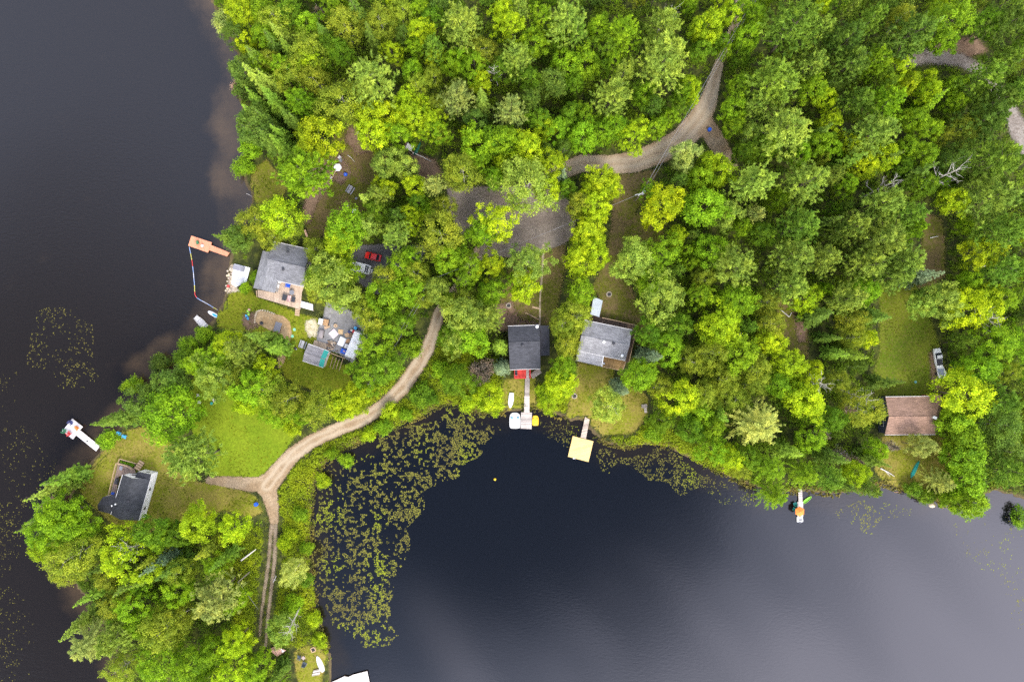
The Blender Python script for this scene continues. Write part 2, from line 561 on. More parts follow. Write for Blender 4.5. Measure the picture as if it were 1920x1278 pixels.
def mat_water():
    """peat-stained water: its own dark body colour, paler over the sandbars, and the sky mirrored in it"""
    m, n = new_mat('lake_water')
    t = n('ShaderNodeTexCoord')
    mp = n('ShaderNodeMapping', i_Vector=t.outputs['Object'], i_Rotation=(0, 0, 0.45), i_Scale=(0.9, 2.2, 1.0))
    a = n('ShaderNodeTexNoise', i_Vector=mp.outputs[0], i_Scale=0.8, i_Detail=3.0, i_Roughness=0.6, i_Distortion=0.5)
    b = n('ShaderNodeTexNoise', i_Vector=t.outputs['Object'], i_Scale=0.03, i_Detail=4.0)
    c = n('ShaderNodeTexNoise', i_Vector=t.outputs['Object'], i_Scale=0.11, i_Detail=6.0, i_Roughness=0.65)
    sh = n('ShaderNodeAttribute', attribute_name='shoal')
    zone = n('ShaderNodeAttribute', attribute_name='bay')
    deep = n.mix(zone.outputs['Fac'], (0.0078, 0.0060, 0.0046), (0.0022, 0.0028, 0.0042))
    shal = n.mix(zone.outputs['Fac'], (0.044, 0.029, 0.0155), (0.009, 0.0065, 0.004))
    s = n.sm(n.m('ADD', sh.outputs['Fac'], n.m('MULTIPLY', n.m('SUBTRACT', c.outputs[0], 0.5), 1.3)), 0.12, 1.10)
    col = n.mix(s, deep, shal)
    amp = n.m('MULTIPLY', n.m('ADD', n.m('MULTIPLY', n.sm(b.outputs[0], 0.35, 0.65), 0.8), 0.4), n.m('SUBTRACT', 3.0, n.m('MULTIPLY', zone.outputs['Fac'], 2.0)))
    bump = n('ShaderNodeBump', i_Strength=0.35, i_Distance=0.026, i_Height=n.m('MULTIPLY', a.outputs[0], amp))
    p = n('ShaderNodeBsdfPrincipled', i_Base_Color=col, i_Roughness=0.11, i_IOR=1.45, i_Normal=bump.outputs[0])
    o = n('ShaderNodeOutputMaterial')
    n.link(p.outputs[0], o.inputs[0])
    return m


wx = axis(-150, 150, 2.0, 2400); wy = axis(-104, 104, 2.0, 2400)
WPt, WF = grid_mesh(wx, wy)
wsd = land_sd(WPt)
bedz = ground_np(WPt, np.minimum(wsd, -0.01))
shoal = np.clip(1 + bedz / 1.5, 0, 1)
o = link(bpy.data.objects.new('water', mesh_np('water', np.column_stack([WPt, np.zeros(len(WPt))]), WF, mat_water(), {'shoal': shoal, 'bay': smooth_np(sd_poly(WPt, BAY_W), -14, 0)})))
tag(o, kind='structure')


# sheets of ground cover lying on the land, with ragged edges worn into the ground round them
def mat_sheet(name, cols, scale=0.35, rough=0.95, edge=0.7, fine=2.6, tracks=None, lo=0.4, hi=0.6, fl=0.85):
    """cols: base, second, fleck"""
    m, n = new_mat(name)
    t = n('ShaderNodeTexCoord')
    a = n('ShaderNodeTexNoise', i_Vector=t.outputs['Object'], i_Scale=scale, i_Detail=7.0, i_Roughness=0.62)
    b = n('ShaderNodeTexNoise', i_Vector=t.outputs['Object'], i_Scale=fine, i_Detail=3.0, i_Roughness=0.7)
    c = n('ShaderNodeTexNoise', i_Vector=t.outputs['Object'], i_Scale=1.7, i_Detail=5.0, i_Roughness=0.7)
    col = n.mix(n.sm(a.outputs[0], lo, hi), cols[0], cols[1])
    col = n.mix(n.m('MULTIPLY', n.sm(c.outputs[0], 0.49, 0.66), fl), col, cols[2])
    k = n.m('ADD', n.m('MULTIPLY', n.m('SUBTRACT', b.outputs[0], 0.5), 1.5), 1.0)
    kc = n('ShaderNodeCombineXYZ', i_0=k, i_1=k, i_2=k)
    col = n.mix(1.0, col, kc.outputs[0], 'MULTIPLY')
    if tracks:
        tk = n('ShaderNodeAttribute', attribute_name='track')
        col = n.mix(n.m('MULTIPLY', tk.outputs['Fac'], tracks[1]), col, tracks[0])
    p = n('ShaderNodeBsdfPrincipled', i_Base_Color=col, i_Roughness=rough)
    p.inputs['Specular IOR Level'].default_value = 0.1
    bp = n('ShaderNodeBump', i_Strength=0.4, i_Distance=0.06, i_Height=b.outputs[0])
    n.link(bp.outputs[0], p.inputs['Normal'])
    e = n('ShaderNodeAttribute', attribute_name='edge')
    ed = n.m('ADD', e.outputs['Fac'], n.m('MULTIPLY', n.m('SUBTRACT', c.outputs[0], 0.5), edge * 4))
    al = n.sm(ed, -edge, edge * 0.6)
    tr = n('ShaderNodeBsdfTransparent')
    mx = n('ShaderNodeMixShader', i_0=al, i_1=tr.outputs[0], i_2=p.outputs[0])
    o = n('ShaderNodeOutputMaterial')
    n.link(mx.outputs[0], o.inputs[0])
    return m


CLEAR = []     # (signed distance function) of ground that stays open


def sheet(name, fn, box, mat, zoff, step=0.7, track=None, clear=True):
    x0, y0 = W(box[0], box[3]); x1, y1 = W(box[2], box[1])
    P, F = grid_mesh(np.arange(x0 - 3, x1 + 3, step), np.arange(y0 - 3, y1 + 3, step))
    sd = fn(P)
    keep = sd[F].max(1) > -1.6
    F = F[keep]
    used = np.unique(F); re = np.zeros(len(P), int); re[used] = np.arange(len(used))
    P, sd = P[used], sd[used]
    ls = land_sd(P)
    z = np.maximum(ground_np(P, ls), 0.02)
    at = {'edge': np.minimum(sd, ls * 1.5 - 0.6)}
    if track is not None:
        at['track'] = track(P)
    o = link(bpy.data.objects.new(name, mesh_np(name, np.column_stack([P, z + zoff]), re[F], mat, at, True)))
    tag(o, kind='structure')
    if clear:
        CLEAR.append(fn)
    return o


def polyfn(*polys):
    ps = [WP(p) for p in polys]
    return lambda P: np.maximum.reduce([sd_poly(P, q) for q in ps])


def strokefn(line, widths):
    l = WP(line); ws = [q * S for q in widths]
    return lambda P: sd_stroke(P, l, ws)


def bbox(*ps):
    xs = [q[0] for p in ps for q in p]; ys = [q[1] for p in ps for q in p]
    return min(xs) - 30, min(ys) - 30, max(xs) + 30, max(ys) + 30


GREEN_LAWN = mat_sheet('green_lawn', ((0.100, 0.132, 0.006), (0.142, 0.160, 0.009), (0.165, 0.142, 0.020)), 0.14, edge=0.5)
MID_LAWN = mat_sheet('mid_lawn', ((0.072, 0.104, 0.006), (0.100, 0.120, 0.009), (0.125, 0.102, 0.028)), 0.12, edge=0.6)
CLEAN_LAWN = mat_sheet('clean_green_lawn', ((0.100, 0.148, 0.006), (0.125, 0.168, 0.008), (0.145, 0.165, 0.012)), 0.10, edge=0.5, fl=0.35)
DRY_LAWN = mat_sheet('dry_lawn', ((0.125, 0.135, 0.010), (0.165, 0.142, 0.026), (0.19, 0.135, 0.045)), 0.16, edge=0.5, lo=0.42, hi=0.60)
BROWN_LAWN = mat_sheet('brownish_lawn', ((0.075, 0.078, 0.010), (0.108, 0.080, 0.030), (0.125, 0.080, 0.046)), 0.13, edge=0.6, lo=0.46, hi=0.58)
DIRT_ROAD = mat_sheet('dirt_road', ((0.215, 0.150, 0.088), (0.270, 0.202, 0.130), (0.165, 0.115, 0.068)), 0.22, edge=0.35, fl=0.45,
                      tracks=((0.33, 0.27, 0.19), 0.75))
GRAVEL = mat_sheet('grey_gravel', ((0.140, 0.112, 0.090), (0.180, 0.148, 0.120), (0.110, 0.088, 0.072)), 0.15, edge=0.4, fl=0.4)
PALEGRAVEL = mat_sheet('pale_gravel', ((0.165, 0.160, 0.158), (0.205, 0.198, 0.190), (0.130, 0.125, 0.100)), 0.3, edge=0.25, fl=0.5)
ASPHALT = mat_sheet('asphalt', ((0.085, 0.080, 0.080), (0.105, 0.098, 0.095), (0.07, 0.065, 0.062)), 0.4, edge=0.3)
SAND = mat_sheet('sand', ((0.30, 0.195, 0.095), (0.35, 0.245, 0.130), (0.25, 0.16, 0.085)), 0.5, edge=0.2, fl=.5)
BAREDIRT = mat_sheet('bare_dirt', ((0.115, 0.072, 0.046), (0.16, 0.105, 0.068), (0.085, 0.058, 0.036)), 0.3, edge=0.8)
WHEEL = mat_sheet('wheel_track', ((0.150, 0.112, 0.075), (0.20, 0.155, 0.11), (0.11, 0.09, 0.035)), 0.5, edge=0.30)

lawns = {
    'cottage_lawn': ([(143, 905), (165, 880), (188, 852), (210, 828), (222, 812), (268, 800), (300, 812), (340, 850), (372, 905), (425, 905), (480, 932), (492, 960), (470, 968),
                      (420, 955), (370, 975), (335, 985), (300, 1000), (215, 985), (160, 935)], DRY_LAWN),
    'beach_lawn': ([(436, 542), (470, 545), (480, 556), (560, 588), (606, 600), (602, 652), (650, 688), (662, 725), (640, 738), (580, 728), (535, 708), (520, 660), (512, 625), (470, 622), (408, 612), (405, 595), (420, 570)], GREEN_LAWN),
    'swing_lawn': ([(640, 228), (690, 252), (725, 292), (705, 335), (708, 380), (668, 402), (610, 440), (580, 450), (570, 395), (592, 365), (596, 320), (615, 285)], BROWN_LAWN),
    'point_lawn': ([(474, 318), (500, 300), (540, 350), (520, 385), (478, 378), (470, 350)], DRY_LAWN),
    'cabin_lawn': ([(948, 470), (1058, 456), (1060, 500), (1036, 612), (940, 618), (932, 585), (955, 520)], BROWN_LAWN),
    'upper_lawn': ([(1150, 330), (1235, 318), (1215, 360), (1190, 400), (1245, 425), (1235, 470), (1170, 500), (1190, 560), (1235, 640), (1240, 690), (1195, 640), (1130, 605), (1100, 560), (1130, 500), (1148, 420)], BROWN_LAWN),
    'shore_lawn': ([(1085, 680), (1150, 690), (1150, 720), (1200, 730), (1214, 745), (1212, 785), (1185, 812), (1130, 815), (1108, 795), (1062, 785), (1070, 745)], DRY_LAWN),
    'brown_house_lawn': ([(1650, 530), (1705, 515), (1730, 560), (1752, 620), (1765, 660), (1775, 735), (1742, 742), (1640, 740), (1636, 702), (1650, 660)], MID_LAWN),
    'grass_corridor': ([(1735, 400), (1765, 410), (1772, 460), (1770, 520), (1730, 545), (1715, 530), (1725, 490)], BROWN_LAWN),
    'canoe_lawn': ([(1655, 818), (1765, 815), (1790, 870), (1760, 905), (1728, 930), (1690, 918), (1660, 906), (1640, 880)], DRY_LAWN),
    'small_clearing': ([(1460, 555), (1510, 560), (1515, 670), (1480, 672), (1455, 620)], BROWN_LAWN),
    'point_clearing': ([(552, 1222), (576, 1210), (600, 1214), (612, 1232), (606, 1256), (598, 1300), (566, 1300), (556, 1262)], DRY_LAWN),
    'boat_landing': ([(946, 712), (1003, 706), (1004, 768), (966, 770), (944, 774), (940, 745)], DRY_LAWN),
    'mown_lawn': ([(336, 735), (350, 712), (385, 708), (425, 722), (478, 742), (530, 778), (556, 812), (532, 848), (500, 880), (490, 894), (430, 896), (395, 888), (368, 830), (352, 780)], CLEAN_LAWN),
}
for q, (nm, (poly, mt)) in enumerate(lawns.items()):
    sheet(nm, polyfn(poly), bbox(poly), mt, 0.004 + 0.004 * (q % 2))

R1 = [(1420, -80), (1392, -10), (1372, 60), (1350, 112), (1340, 150), (1327, 195), (1308, 230), (1278, 262), (1235, 286), (1190, 304), (1140, 309), (1090, 306), (1052, 322), (1015, 345)]
W1 = [22, 18, 14, 14, 20, 32, 44, 42, 40, 38, 34, 30, 30, 34]
R2 = [(900, 470), (865, 530), (823, 588), (811, 628), (800, 657), (780, 690), (755, 726), (720, 760), (680, 786), (630, 806), (582, 828), (548, 853), (522, 884), (500, 912)]
W2 = [22, 20, 20, 20, 24, 26, 26, 24, 24, 24, 24, 27, 32, 38]
R3 = [(505, 905), (470, 908), (430, 903), (392, 900)]
W3 = [24, 26, 20, 12]
R4 = [(500, 905), (510, 945), (514, 975), (513, 992)]
W4 = [34, 24, 15, 8]
R5 = [(1312, 215), (1345, 268), (1372, 310)]
W5 = [30, 34, 22]
R6 = [(1690, 118), (1740, 106), (1800, 112), (1852, 140), (1888, 195), (1912, 245), (1960, 320), (2040, 400)]
W6 = [16, 22, 20, 14, 18, 34, 40, 40]


def tracks(line, off, w):
    l = WP(line)

    def f(P):
        d = np.full(len(P), 1e9)
        for q in range(len(l) - 1):
            d = np.minimum(d, seg_dist(P, l[q], l[q + 1])[0])
        d = d + (vnoise(P, 2.5, 5) - 0.5) * 0.7
        return np.exp(-((d - off) / w) ** 2)
    return f


road = lambda P: np.maximum.reduce([strokefn(a, b)(P) for a, b in ((R1, W1), (R5, W5))])
sheet('road', road, bbox(R1, R5), DIRT_ROAD, 0.016, track=tracks(R1, 1.1, 0.8))
lane = lambda P: np.maximum.reduce([strokefn(a, b)(P) for a, b in ((R2, W2), (R3, W3), (R4, W4))])
sheet('lane', lane, bbox(R2, R3, R4), DIRT_ROAD, 0.016, step=0.5, track=tracks(R2, 0.85, 0.45))
fr6 = strokefn(R6, W6)
sheet('far_road', fr6, bbox(R6[:7]), mat_sheet('far_gravel', ((0.16, 0.135, 0.115), (0.21, 0.185, 0.16), (0.10, 0.075, 0.055)), 0.3, edge=0.9), 0.016)
turn = [(838, 352), (900, 350), (960, 350), (1040, 338), (1078, 392), (1078, 436), (1060, 456), (1010, 474), (955, 482), (900, 478), (905, 440), (860, 436), (845, 400)]
sheet('gravel_turnaround', polyfn(turn), bbox(turn), GRAVEL, 0.020)
drv = [(650, 462), (720, 458), (800, 462), (790, 490), (730, 505), (722, 545), (706, 552), (660, 520)]
sheet('driveway', polyfn(drv), bbox(drv), ASPHALT, 0.020)
pk = [(612, 566), (642, 575), (672, 590), (690, 602), (688, 640), (662, 680), (632, 660), (594, 652), (594, 622), (606, 596)]
sheet('parking_pad', polyfn(pk), bbox(pk), PALEGRAVEL, 0.020, step=0.4)
sand = [(481, 584), (490, 582), (516, 589), (532, 593), (543, 603), (547, 625), (540, 652), (532, 680), (524, 692), (520, 664), (528, 628), (512, 622), (486, 608), (477, 600)]
sheet('sand_pit', polyfn(sand), bbox(sand), SAND, 0.020, step=0.35)
chips = [(574, 602), (590, 598), (596, 612), (592, 630), (580, 632), (573, 618)]
sheet('stone_chip_patch', polyfn(chips), bbox(chips), mat_sheet('stone_chips', ((0.36, 0.31, 0.20), (0.44, 0.38, 0.27), (0.18, 0.19, 0.04)), 0.8, edge=0.5), 0.024, step=0.35)
shore_st = [(424, 500), (436, 497), (438, 530), (448, 545), (426, 548), (421, 525)]
sheet('stony_shore', polyfn(shore_st), bbox(shore_st), mat_sheet('shore_stones', ((0.34, 0.26, 0.19), (0.44, 0.37, 0.30), (0.22, 0.20, 0.07)), 1.2, edge=0.5), 0.024, step=0.35)
dirts = [[(590, 300), (640, 290), (660, 325), (640, 345), (625, 335), (596, 375), (580, 420), (566, 410)], [(655, 232), (690, 240), (700, 280), (670, 290), (648, 262)],
         [(770, 285), (815, 300), (830, 330), (800, 345), (775, 320)], [(1742, 662), (1753, 655), (1764, 690), (1762, 728), (1750, 733)],
         [(456, 590), (480, 585), (484, 612), (465, 618), (456, 608)], [(930, 575), (960, 565), (975, 600), (1010, 605), (990, 620), (935, 618)], [(1485, 570), (1512, 575), (1510, 640), (1498, 640)],
         [(1755, 80), (1830, 70), (1850, 95), (1800, 112), (1750, 100)]]
sheet('bare_earth', polyfn(*dirts), bbox(*dirts), BAREDIRT, 0.012)
TL = [(509, 985), (504, 1050), (497, 1100), (490, 1150), (487, 1190)]
TR = [(517, 985), (515, 1050), (509, 1100), (503, 1150), (498, 1210)]
wt = lambda P: np.maximum(strokefn(TL, [6, 5, 5, 4, 3])(P), strokefn(TR, [6, 6, 5, 5, 3])(P))
sheet('two_track_trail', wt, bbox(TL, TR), WHEEL, 0.020, step=0.4)
trail_verge = strokefn([(513, 975), (510, 1050), (503, 1100), (497, 1150), (492, 1215)], [30, 32, 32, 30, 22])
CLEAR.append(trail_verge)
BUILT = [[(206, 862), (256, 862), (300, 886), (272, 985), (180, 965), (190, 925)], [(470, 452), (585, 448), (600, 540), (585, 590), (470, 570)], [(948, 604), (1034, 604), (1034, 672), (1018, 715), (945, 712)],
         [(1092, 584), (1130, 590), (1198, 608), (1180, 700), (1076, 690)], [(1104, 552), (1136, 560), (1128, 600), (1102, 596)], [(1652, 734), (1772, 734), (1772, 822), (1652, 822)],
         [(560, 636), (625, 640), (655, 660), (640, 700), (560, 692)], [(430, 490), (474, 496), (470, 534), (440, 545), (430, 535)], [(640, 612), (690, 610), (690, 640), (662, 685), (640, 680)]]
CLEAR.append(polyfn(*BUILT))


def clear_np(P):
    return np.maximum.reduce([f(P) for f in CLEAR])


# ------------------------------------------------------------------ leaf cards
def unit(a):
    return a / np.maximum(np.linalg.norm(a, axis=1, keepdims=True), 1e-6)


def cards(C, Nn, size, asp, rng, A=None):
    """lozenge leaves: centre, facing, half length, width ratio; A = the direction the long axis follows"""
    n = len(C)
    Nn = unit(Nn)
    if A is None:
        A = rng.normal(size=(n, 3))
    A = unit(A - Nn * (A * Nn).sum(1, keepdims=True) + 1e-4)
    Bv = np.cross(Nn, A)
    s = np.broadcast_to(np.asarray(size, float), (n,))[:, None]
    V = np.stack([C + A * s, C + Bv * s * asp + Nn * s * 0.1, C - A * s, C - Bv * s * asp + Nn * s * 0.1], 1).reshape(-1, 3)
    F = np.arange(4 * n).reshape(-1, 4)
    return V, F


def cards_mesh(name, C, Nn, size, asp, rng, tint, mat, A=None):
    V, F = cards(C, Nn, size, asp, rng, A)
    return mesh_np(name, V, F, mat, {'tint': np.repeat(np.clip(tint, 0, 1), 4)})


def tuft_field(name, pts, z, rad, hgt, n_each, size, colour, mat, rng, tint0, up=0.6, flat=0.8):
    """low growth: one bushy tuft of leaves round each point, all one ground-cover object"""
    k = len(pts)
    cz = np.repeat(z, n_each); cr = np.repeat(rad, n_each); ch = np.repeat(hgt, n_each)
    D = rng.normal(size=(k * n_each, 3)); D[:, 2] = np.abs(D[:, 2]) * 0.9
    D = unit(D)
    rr = rng.random(k * n_each) ** 0.4
    C = np.column_stack([np.repeat(pts[:, 0], n_each) + D[:, 0] * cr * rr, np.repeat(pts[:, 1], n_each) + D[:, 1] * cr * rr, cz + 0.03 + D[:, 2] * ch * rr])
    Nn = D * 0.6 + rng.normal(size=D.shape) * 0.45 + np.array([0, 0, up])
    tint = np.repeat(tint0, n_each) + rng.normal(size=k * n_each) * 0.12
    o = link(bpy.data.objects.new(name, cards_mesh(name, C, Nn, size * (0.7 + 0.6 * rng.random(k * n_each)), 0.55, rng, tint, mat)))
    o.color = (*colour, 1)
    return tag(o, kind='stuff')


LG = 1.04        # overall depth of the foliage colours
rng = np.random.default_rng(11)


def scatter(n, box, rng):
    x0, y0 = W(box[0], box[3]); x1, y1 = W(box[2], box[1])
    return np.column_stack([rng.uniform(x0, x1, n), rng.uniform(y0, y1, n)])


# brush between the lane and the bay, and along the bay's wooded shore
SCRUB = [[(640, 815), (700, 785), (750, 748), (790, 705), (812, 660), (820, 620), (845, 610), (900, 640), (945, 690), (955, 760), (940, 778), (900, 774), (868, 764), (828, 760), (790, 782), (742, 802), (700, 817), (650, 842)],
         [(560, 850), (640, 812), (655, 838), (612, 868), (592, 902), (584, 950), (582, 1004), (582, 1060), (588, 1100), (600, 1180), (615, 1215), (560, 1215), (500, 1200), (510, 1110), (522, 1040), (524, 990), (520, 930), (528, 890)],
         [(1140, 815), (1185, 805), (1212, 775), (1250, 800), (1300, 830), (1380, 870), (1380, 896), (1330, 880), (1290, 860), (1250, 838), (1210, 833), (1170, 840)],
         [(420, 1000), (500, 985), (502, 1060), (485, 1130), (470, 1210), (440, 1180), (430, 1100), (400, 1040)],
         [(600, 770), (640, 740), (690, 730), (760, 690), (790, 650), (790, 680), (750, 720), (700, 760), (640, 790)],
         [(545, 1190), (615, 1195), (622, 1245), (600, 1215), (560, 1220)], [(1010, 700), (1060, 690), (1075, 770), (1030, 772), (1000, 760)]]
scrub_fn = polyfn(*SCRUB)
p = scatter(60000, (400, 600, 1400, 1290), rng)
sdv = scrub_fn(p); ls = land_sd(p); cv = clear_np(p)
ok = (sdv > 0) & (ls > 0.2) & (cv < -0.6)
p, ls = p[ok], ls[ok]
patch = vnoise(p, 7, 31)
tintv = 0.30 + 0.5 * vnoise(p, 3.5, 77) + 0.25 * (patch - 0.5)
hh = (0.5 + 1.6 * patch * vnoise(p, 2.5, 13)) * np.clip(ls / 3 + 0.25, 0.25, 1)
tuft_field('marsh_brush', p, np.maximum(ground_np(p, ls), 0.05), 0.55 + 0.3 * rng.random(len(p)), hh, 16, 0.17, (0.185, 0.250, 0.010), LEAF, rng, tintv)

# sedge at the water's edge
p = scatter(90000, (380, 560, 1900, 1290), rng)
ls = land_sd(p); bsd = sd_poly(p, BAY_W)
ok = (ls > -0.9) & (ls < 1.6) & (bsd > -2.0) & (vnoise(p, 6, 5) > 0.28)
p, ls = p[ok], ls[ok]
tuft_field('shore_sedge', p, np.maximum(ground_np(p, ls), 0.0), np.full(len(p), 0.28), np.full(len(p), 0.55), 9, 0.20, (0.16 * LG, 0.15 * LG, 0.04 * LG), LEAF, rng, vnoise(p, 3, 8) * 0.8 + 0.1, up=0.1)

# rough grass standing in the lawns
p = scatter(85000, (120, 200, 1800, 1290), rng)
lf = polyfn(*[q[0] for q in lawns.values()])
rd = np.maximum.reduce([road(p), lane(p), wt(p), polyfn(sand, pk, drv, turn)(p)])
sdl = lf(p)
vg = trail_verge(p)
ok = (((sdl > 0.3) & (vnoise(p, 3, 15) > 0.45)) | (vg > 0)) & (rd < -0.3) & (land_sd(p) > 0.6)
p = p[ok]
tuft_field('lawn_grass', p, ground_np(p), np.full(len(p), 0.22), 0.05 + 0.06 * rng.random(len(p)), 7, 0.09, (0.155, 0.185, 0.010), LEAF, rng, 0.2 + 0.6 * vnoise(p, 5, 25), up=0.8)

# saplings and undergrowth that close the gaps under the forest
p = scatter(36000, (30, -120, 2040, 1400), rng)
ls = land_sd(p); cv = clear_np(p); sv = scrub_fn(p)
ok = (ls > 1.0) & (cv < -1.2) & (sv < 0.5) & (vnoise(p, 6, 41) > 0.12)
p, ls = p[ok], ls[ok]
far = np.clip((-clear_np(p) - 1.0) / 6, 0.15, 1) * np.clip(ls / 6, 0.2, 1)
hh = (0.8 + 4.2 * vnoise(p, 5, 91) ** 1.5) * far
tuft_field('forest_undergrowth', p, ground_np(p, ls), (0.7 + 0.8 * rng.random(len(p))), hh, 26, 0.24, (0.118, 0.195, 0.012), LEAF, rng, 0.12 + 0.7 * vnoise(p, 4, 58))

# water lilies
LILY = [([(592, 900), (622, 868), (682, 838), (760, 802), (830, 764), (905, 780), (925, 800), (905, 840), (860, 880), (812, 920), (785, 970), (765, 1030), (748, 1090), (742, 1150), (732, 1195), (695, 1215), (645, 1205), (612, 1165), (592, 1100), (584, 1000)], 24000, 0.535),
        ([(900, 780), (960, 780), (960, 800), (920, 815)], 300, 0.7), ([(1010, 785), (1060, 785), (1090, 800), (1080, 830), (1030, 815)], 400, 0.5),
        ([(1108, 835), (1180, 842), (1260, 850), (1330, 890), (1350, 925), (1300, 930), (1230, 905), (1150, 880), (1110, 860)], 2600, 0.45),
        ([(1300, 885), (1390, 910), (1410, 945), (1370, 960), (1310, 930)], 500, 0.5),
        ([(1560, 945), (1620, 935), (1650, 970), (1640, 1000), (1590, 990), (1545, 975)], 1000, 0.5), ([(1665, 945), (1720, 945), (1720, 975), (1670, 970)], 260, 0.55),
        ([(1790, 975), (1860, 960), (1920, 960), (1960, 1100), (1960, 1250), (1900, 1150), (1830, 1060), (1790, 1000)], 1500, 0.62),
        ([(60, 570), (130, 560), (165, 600), (185, 660), (165, 725), (125, 735), (60, 690), (50, 620)], 1100, 0.55),
        ([(0, 690), (30, 690), (25, 790), (100, 860), (110, 900), (30, 960), (0, 1000)], 900, 0.60), ([(-40, 900), (40, 960), (30, 1100), (60, 1180), (40, 1290), (-40, 1290)], 900, 0.55)]
cs, rs, ts = [], [], []
for poly, n, th in LILY:
    b = bbox(poly)
    q = scatter(int(n * 7.0), b, rng)
    dd = sd_poly(q, WP(poly, 0))
    dens = 0.22 * vnoise(q, 6.5, 19) + 0.20 * vnoise(q, 2.0, 29) + 0.58 * vnoise(q, 0.62, 33)
    ok = (dd + (vnoise(q, 5, 49) - 0.5) * 5 > 0) & (land_sd(q) < -0.5) & (dens > th) & (rng.random(len(q)) < 0.75)
    q = q[ok]
    cs.append(q); rs.append(0.05 + 0.085 * rng.random(len(q)) ** 2); ts.append((0.25 * rng.random(len(q)) + 0.75 * vnoise(q, 6, 59)) * (0.45 if poly[0][0] < 120 else 1.0))
q = np.concatenate(cs); r = np.concatenate(rs); t = np.concatenate(ts)
k = 6
ang = rng.random(len(q))[:, None] * 6.28 + np.arange(k)[None] * (5.6 / (k - 1))
V = np.stack([q[:, :1] + np.cos(ang) * r[:, None] * (0.85 + 0.3 * rng.random(ang.shape)), q[:, 1:2] + np.sin(ang) * r[:, None] * (0.85 + 0.3 * rng.random(ang.shape)), 0.012 + 0.05 * rng.random(ang.shape) ** 2], 2).reshape(-1, 3)
F = np.arange(len(q) * k).reshape(-1, k)


def mat_lily():
    m, n = new_mat('lily_pad')
    a = n('ShaderNodeAttribute', attribute_name='tint')
    col = n.mix(n.sm(a.outputs['Fac'], 0.15, 0.5), (0.105, 0.092, 0.020), (0.140, 0.136, 0.020))
    col = n.mix(n.sm(a.outputs['Fac'], 0.5, 0.8), col, (0.165, 0.195, 0.010))
    finish(n, col, 0.6, 0.08)
    return m


o = link(bpy.data.objects.new('water_lilies', mesh_np('water_lilies', V, F, mat_lily(), {'tint': np.repeat(t, k)})))
tag(o, kind='stuff')
# ------------------------------------------------------------------ trees
def lobes(rng, n, R, H, zc, zr, rlo, rhi, zmin=-0.45, irr=0.2):
    D = unit(rng.normal(size=(n * 4, 3)))
    D = D[D[:, 2] > zmin]
    # spread them out
    keep = [D[0]]
    for d in D[1:]:
        if len(keep) >= n: break
        if min(np.linalg.norm(d - e) for e in keep) > 1.55 / math.sqrt(n):
            keep.append(d)
    D = np.array(keep)
    rl = rng.uniform(rlo, rhi, len(D)) * R
    az = np.arctan2(D[:, 1], D[:, 0])
    ph = rng.uniform(0, 6.28, 3)
    k = 1 + irr * (0.6 * np.sin(2 * az + ph[0]) + 0.5 * np.sin(3 * az + ph[1]) + 0.4 * np.sin(5 * az + ph[2])) / 1.5 + rng.normal(size=len(D)) * 0.10
    k = np.clip(k * (1 - (0.10 + 0.25 * rng.random(len(D))) * (rng.random(len(D)) < 0.35)), 0.4, 1.35)
    C = np.column_stack([D[:, 0] * (R * k - rl), D[:, 1] * (R * k - rl), zc + D[:, 2] * (zr - rl * 0.7) * np.clip(0.75 + 0.4 * rng.random(len(D)), 0, 1.05)])
    return C, D, rl


def crown_broad(seed, R=5.0, H=12.0, n=58, sub=7, leaf=17, rlo=0.11, rhi=0.27, size=0.175, zc=0.58, zr=0.42, spread=0.062, mat=None, irr=0.36, updir=0.45, zmin=-0.55):
    rng = np.random.default_rng(seed)
    C, D, rl = lobes(rng, n, R, H, zc * H, zr * H, rlo, rhi, zmin, irr)
    m = len(C)
    SDi = unit(rng.normal(size=(m * sub, 3)) + np.repeat(D, sub, 0) * 0.7 + np.array([0, 0, 0.55]))
    SC_ = np.repeat(C, sub, 0) + SDi * np.repeat(rl, sub)[:, None] * (0.62 + 0.4 * rng.random((m * sub, 1)))
    st = np.repeat(rng.random(m), sub) * 0.30 + rng.random(m * sub) * 0.60 + 0.05
    LC = np.repeat(SC_, leaf, 0) + rng.normal(size=(m * sub * leaf, 3)) * R * spread * np.array([1, 1, 0.6])
    LN = np.repeat(SDi, leaf, 0) * 0.7 + rng.normal(size=LC.shape) * 0.42 + np.array([0, 0, updir])
    lt = np.repeat(st, leaf) + rng.normal(size=len(LC)) * 0.09
    sz = size * (0.65 + 0.7 * rng.random(len(LC)))
    return cards_mesh('crown', LC, LN, sz, 0.62, rng, lt, mat or LEAF)


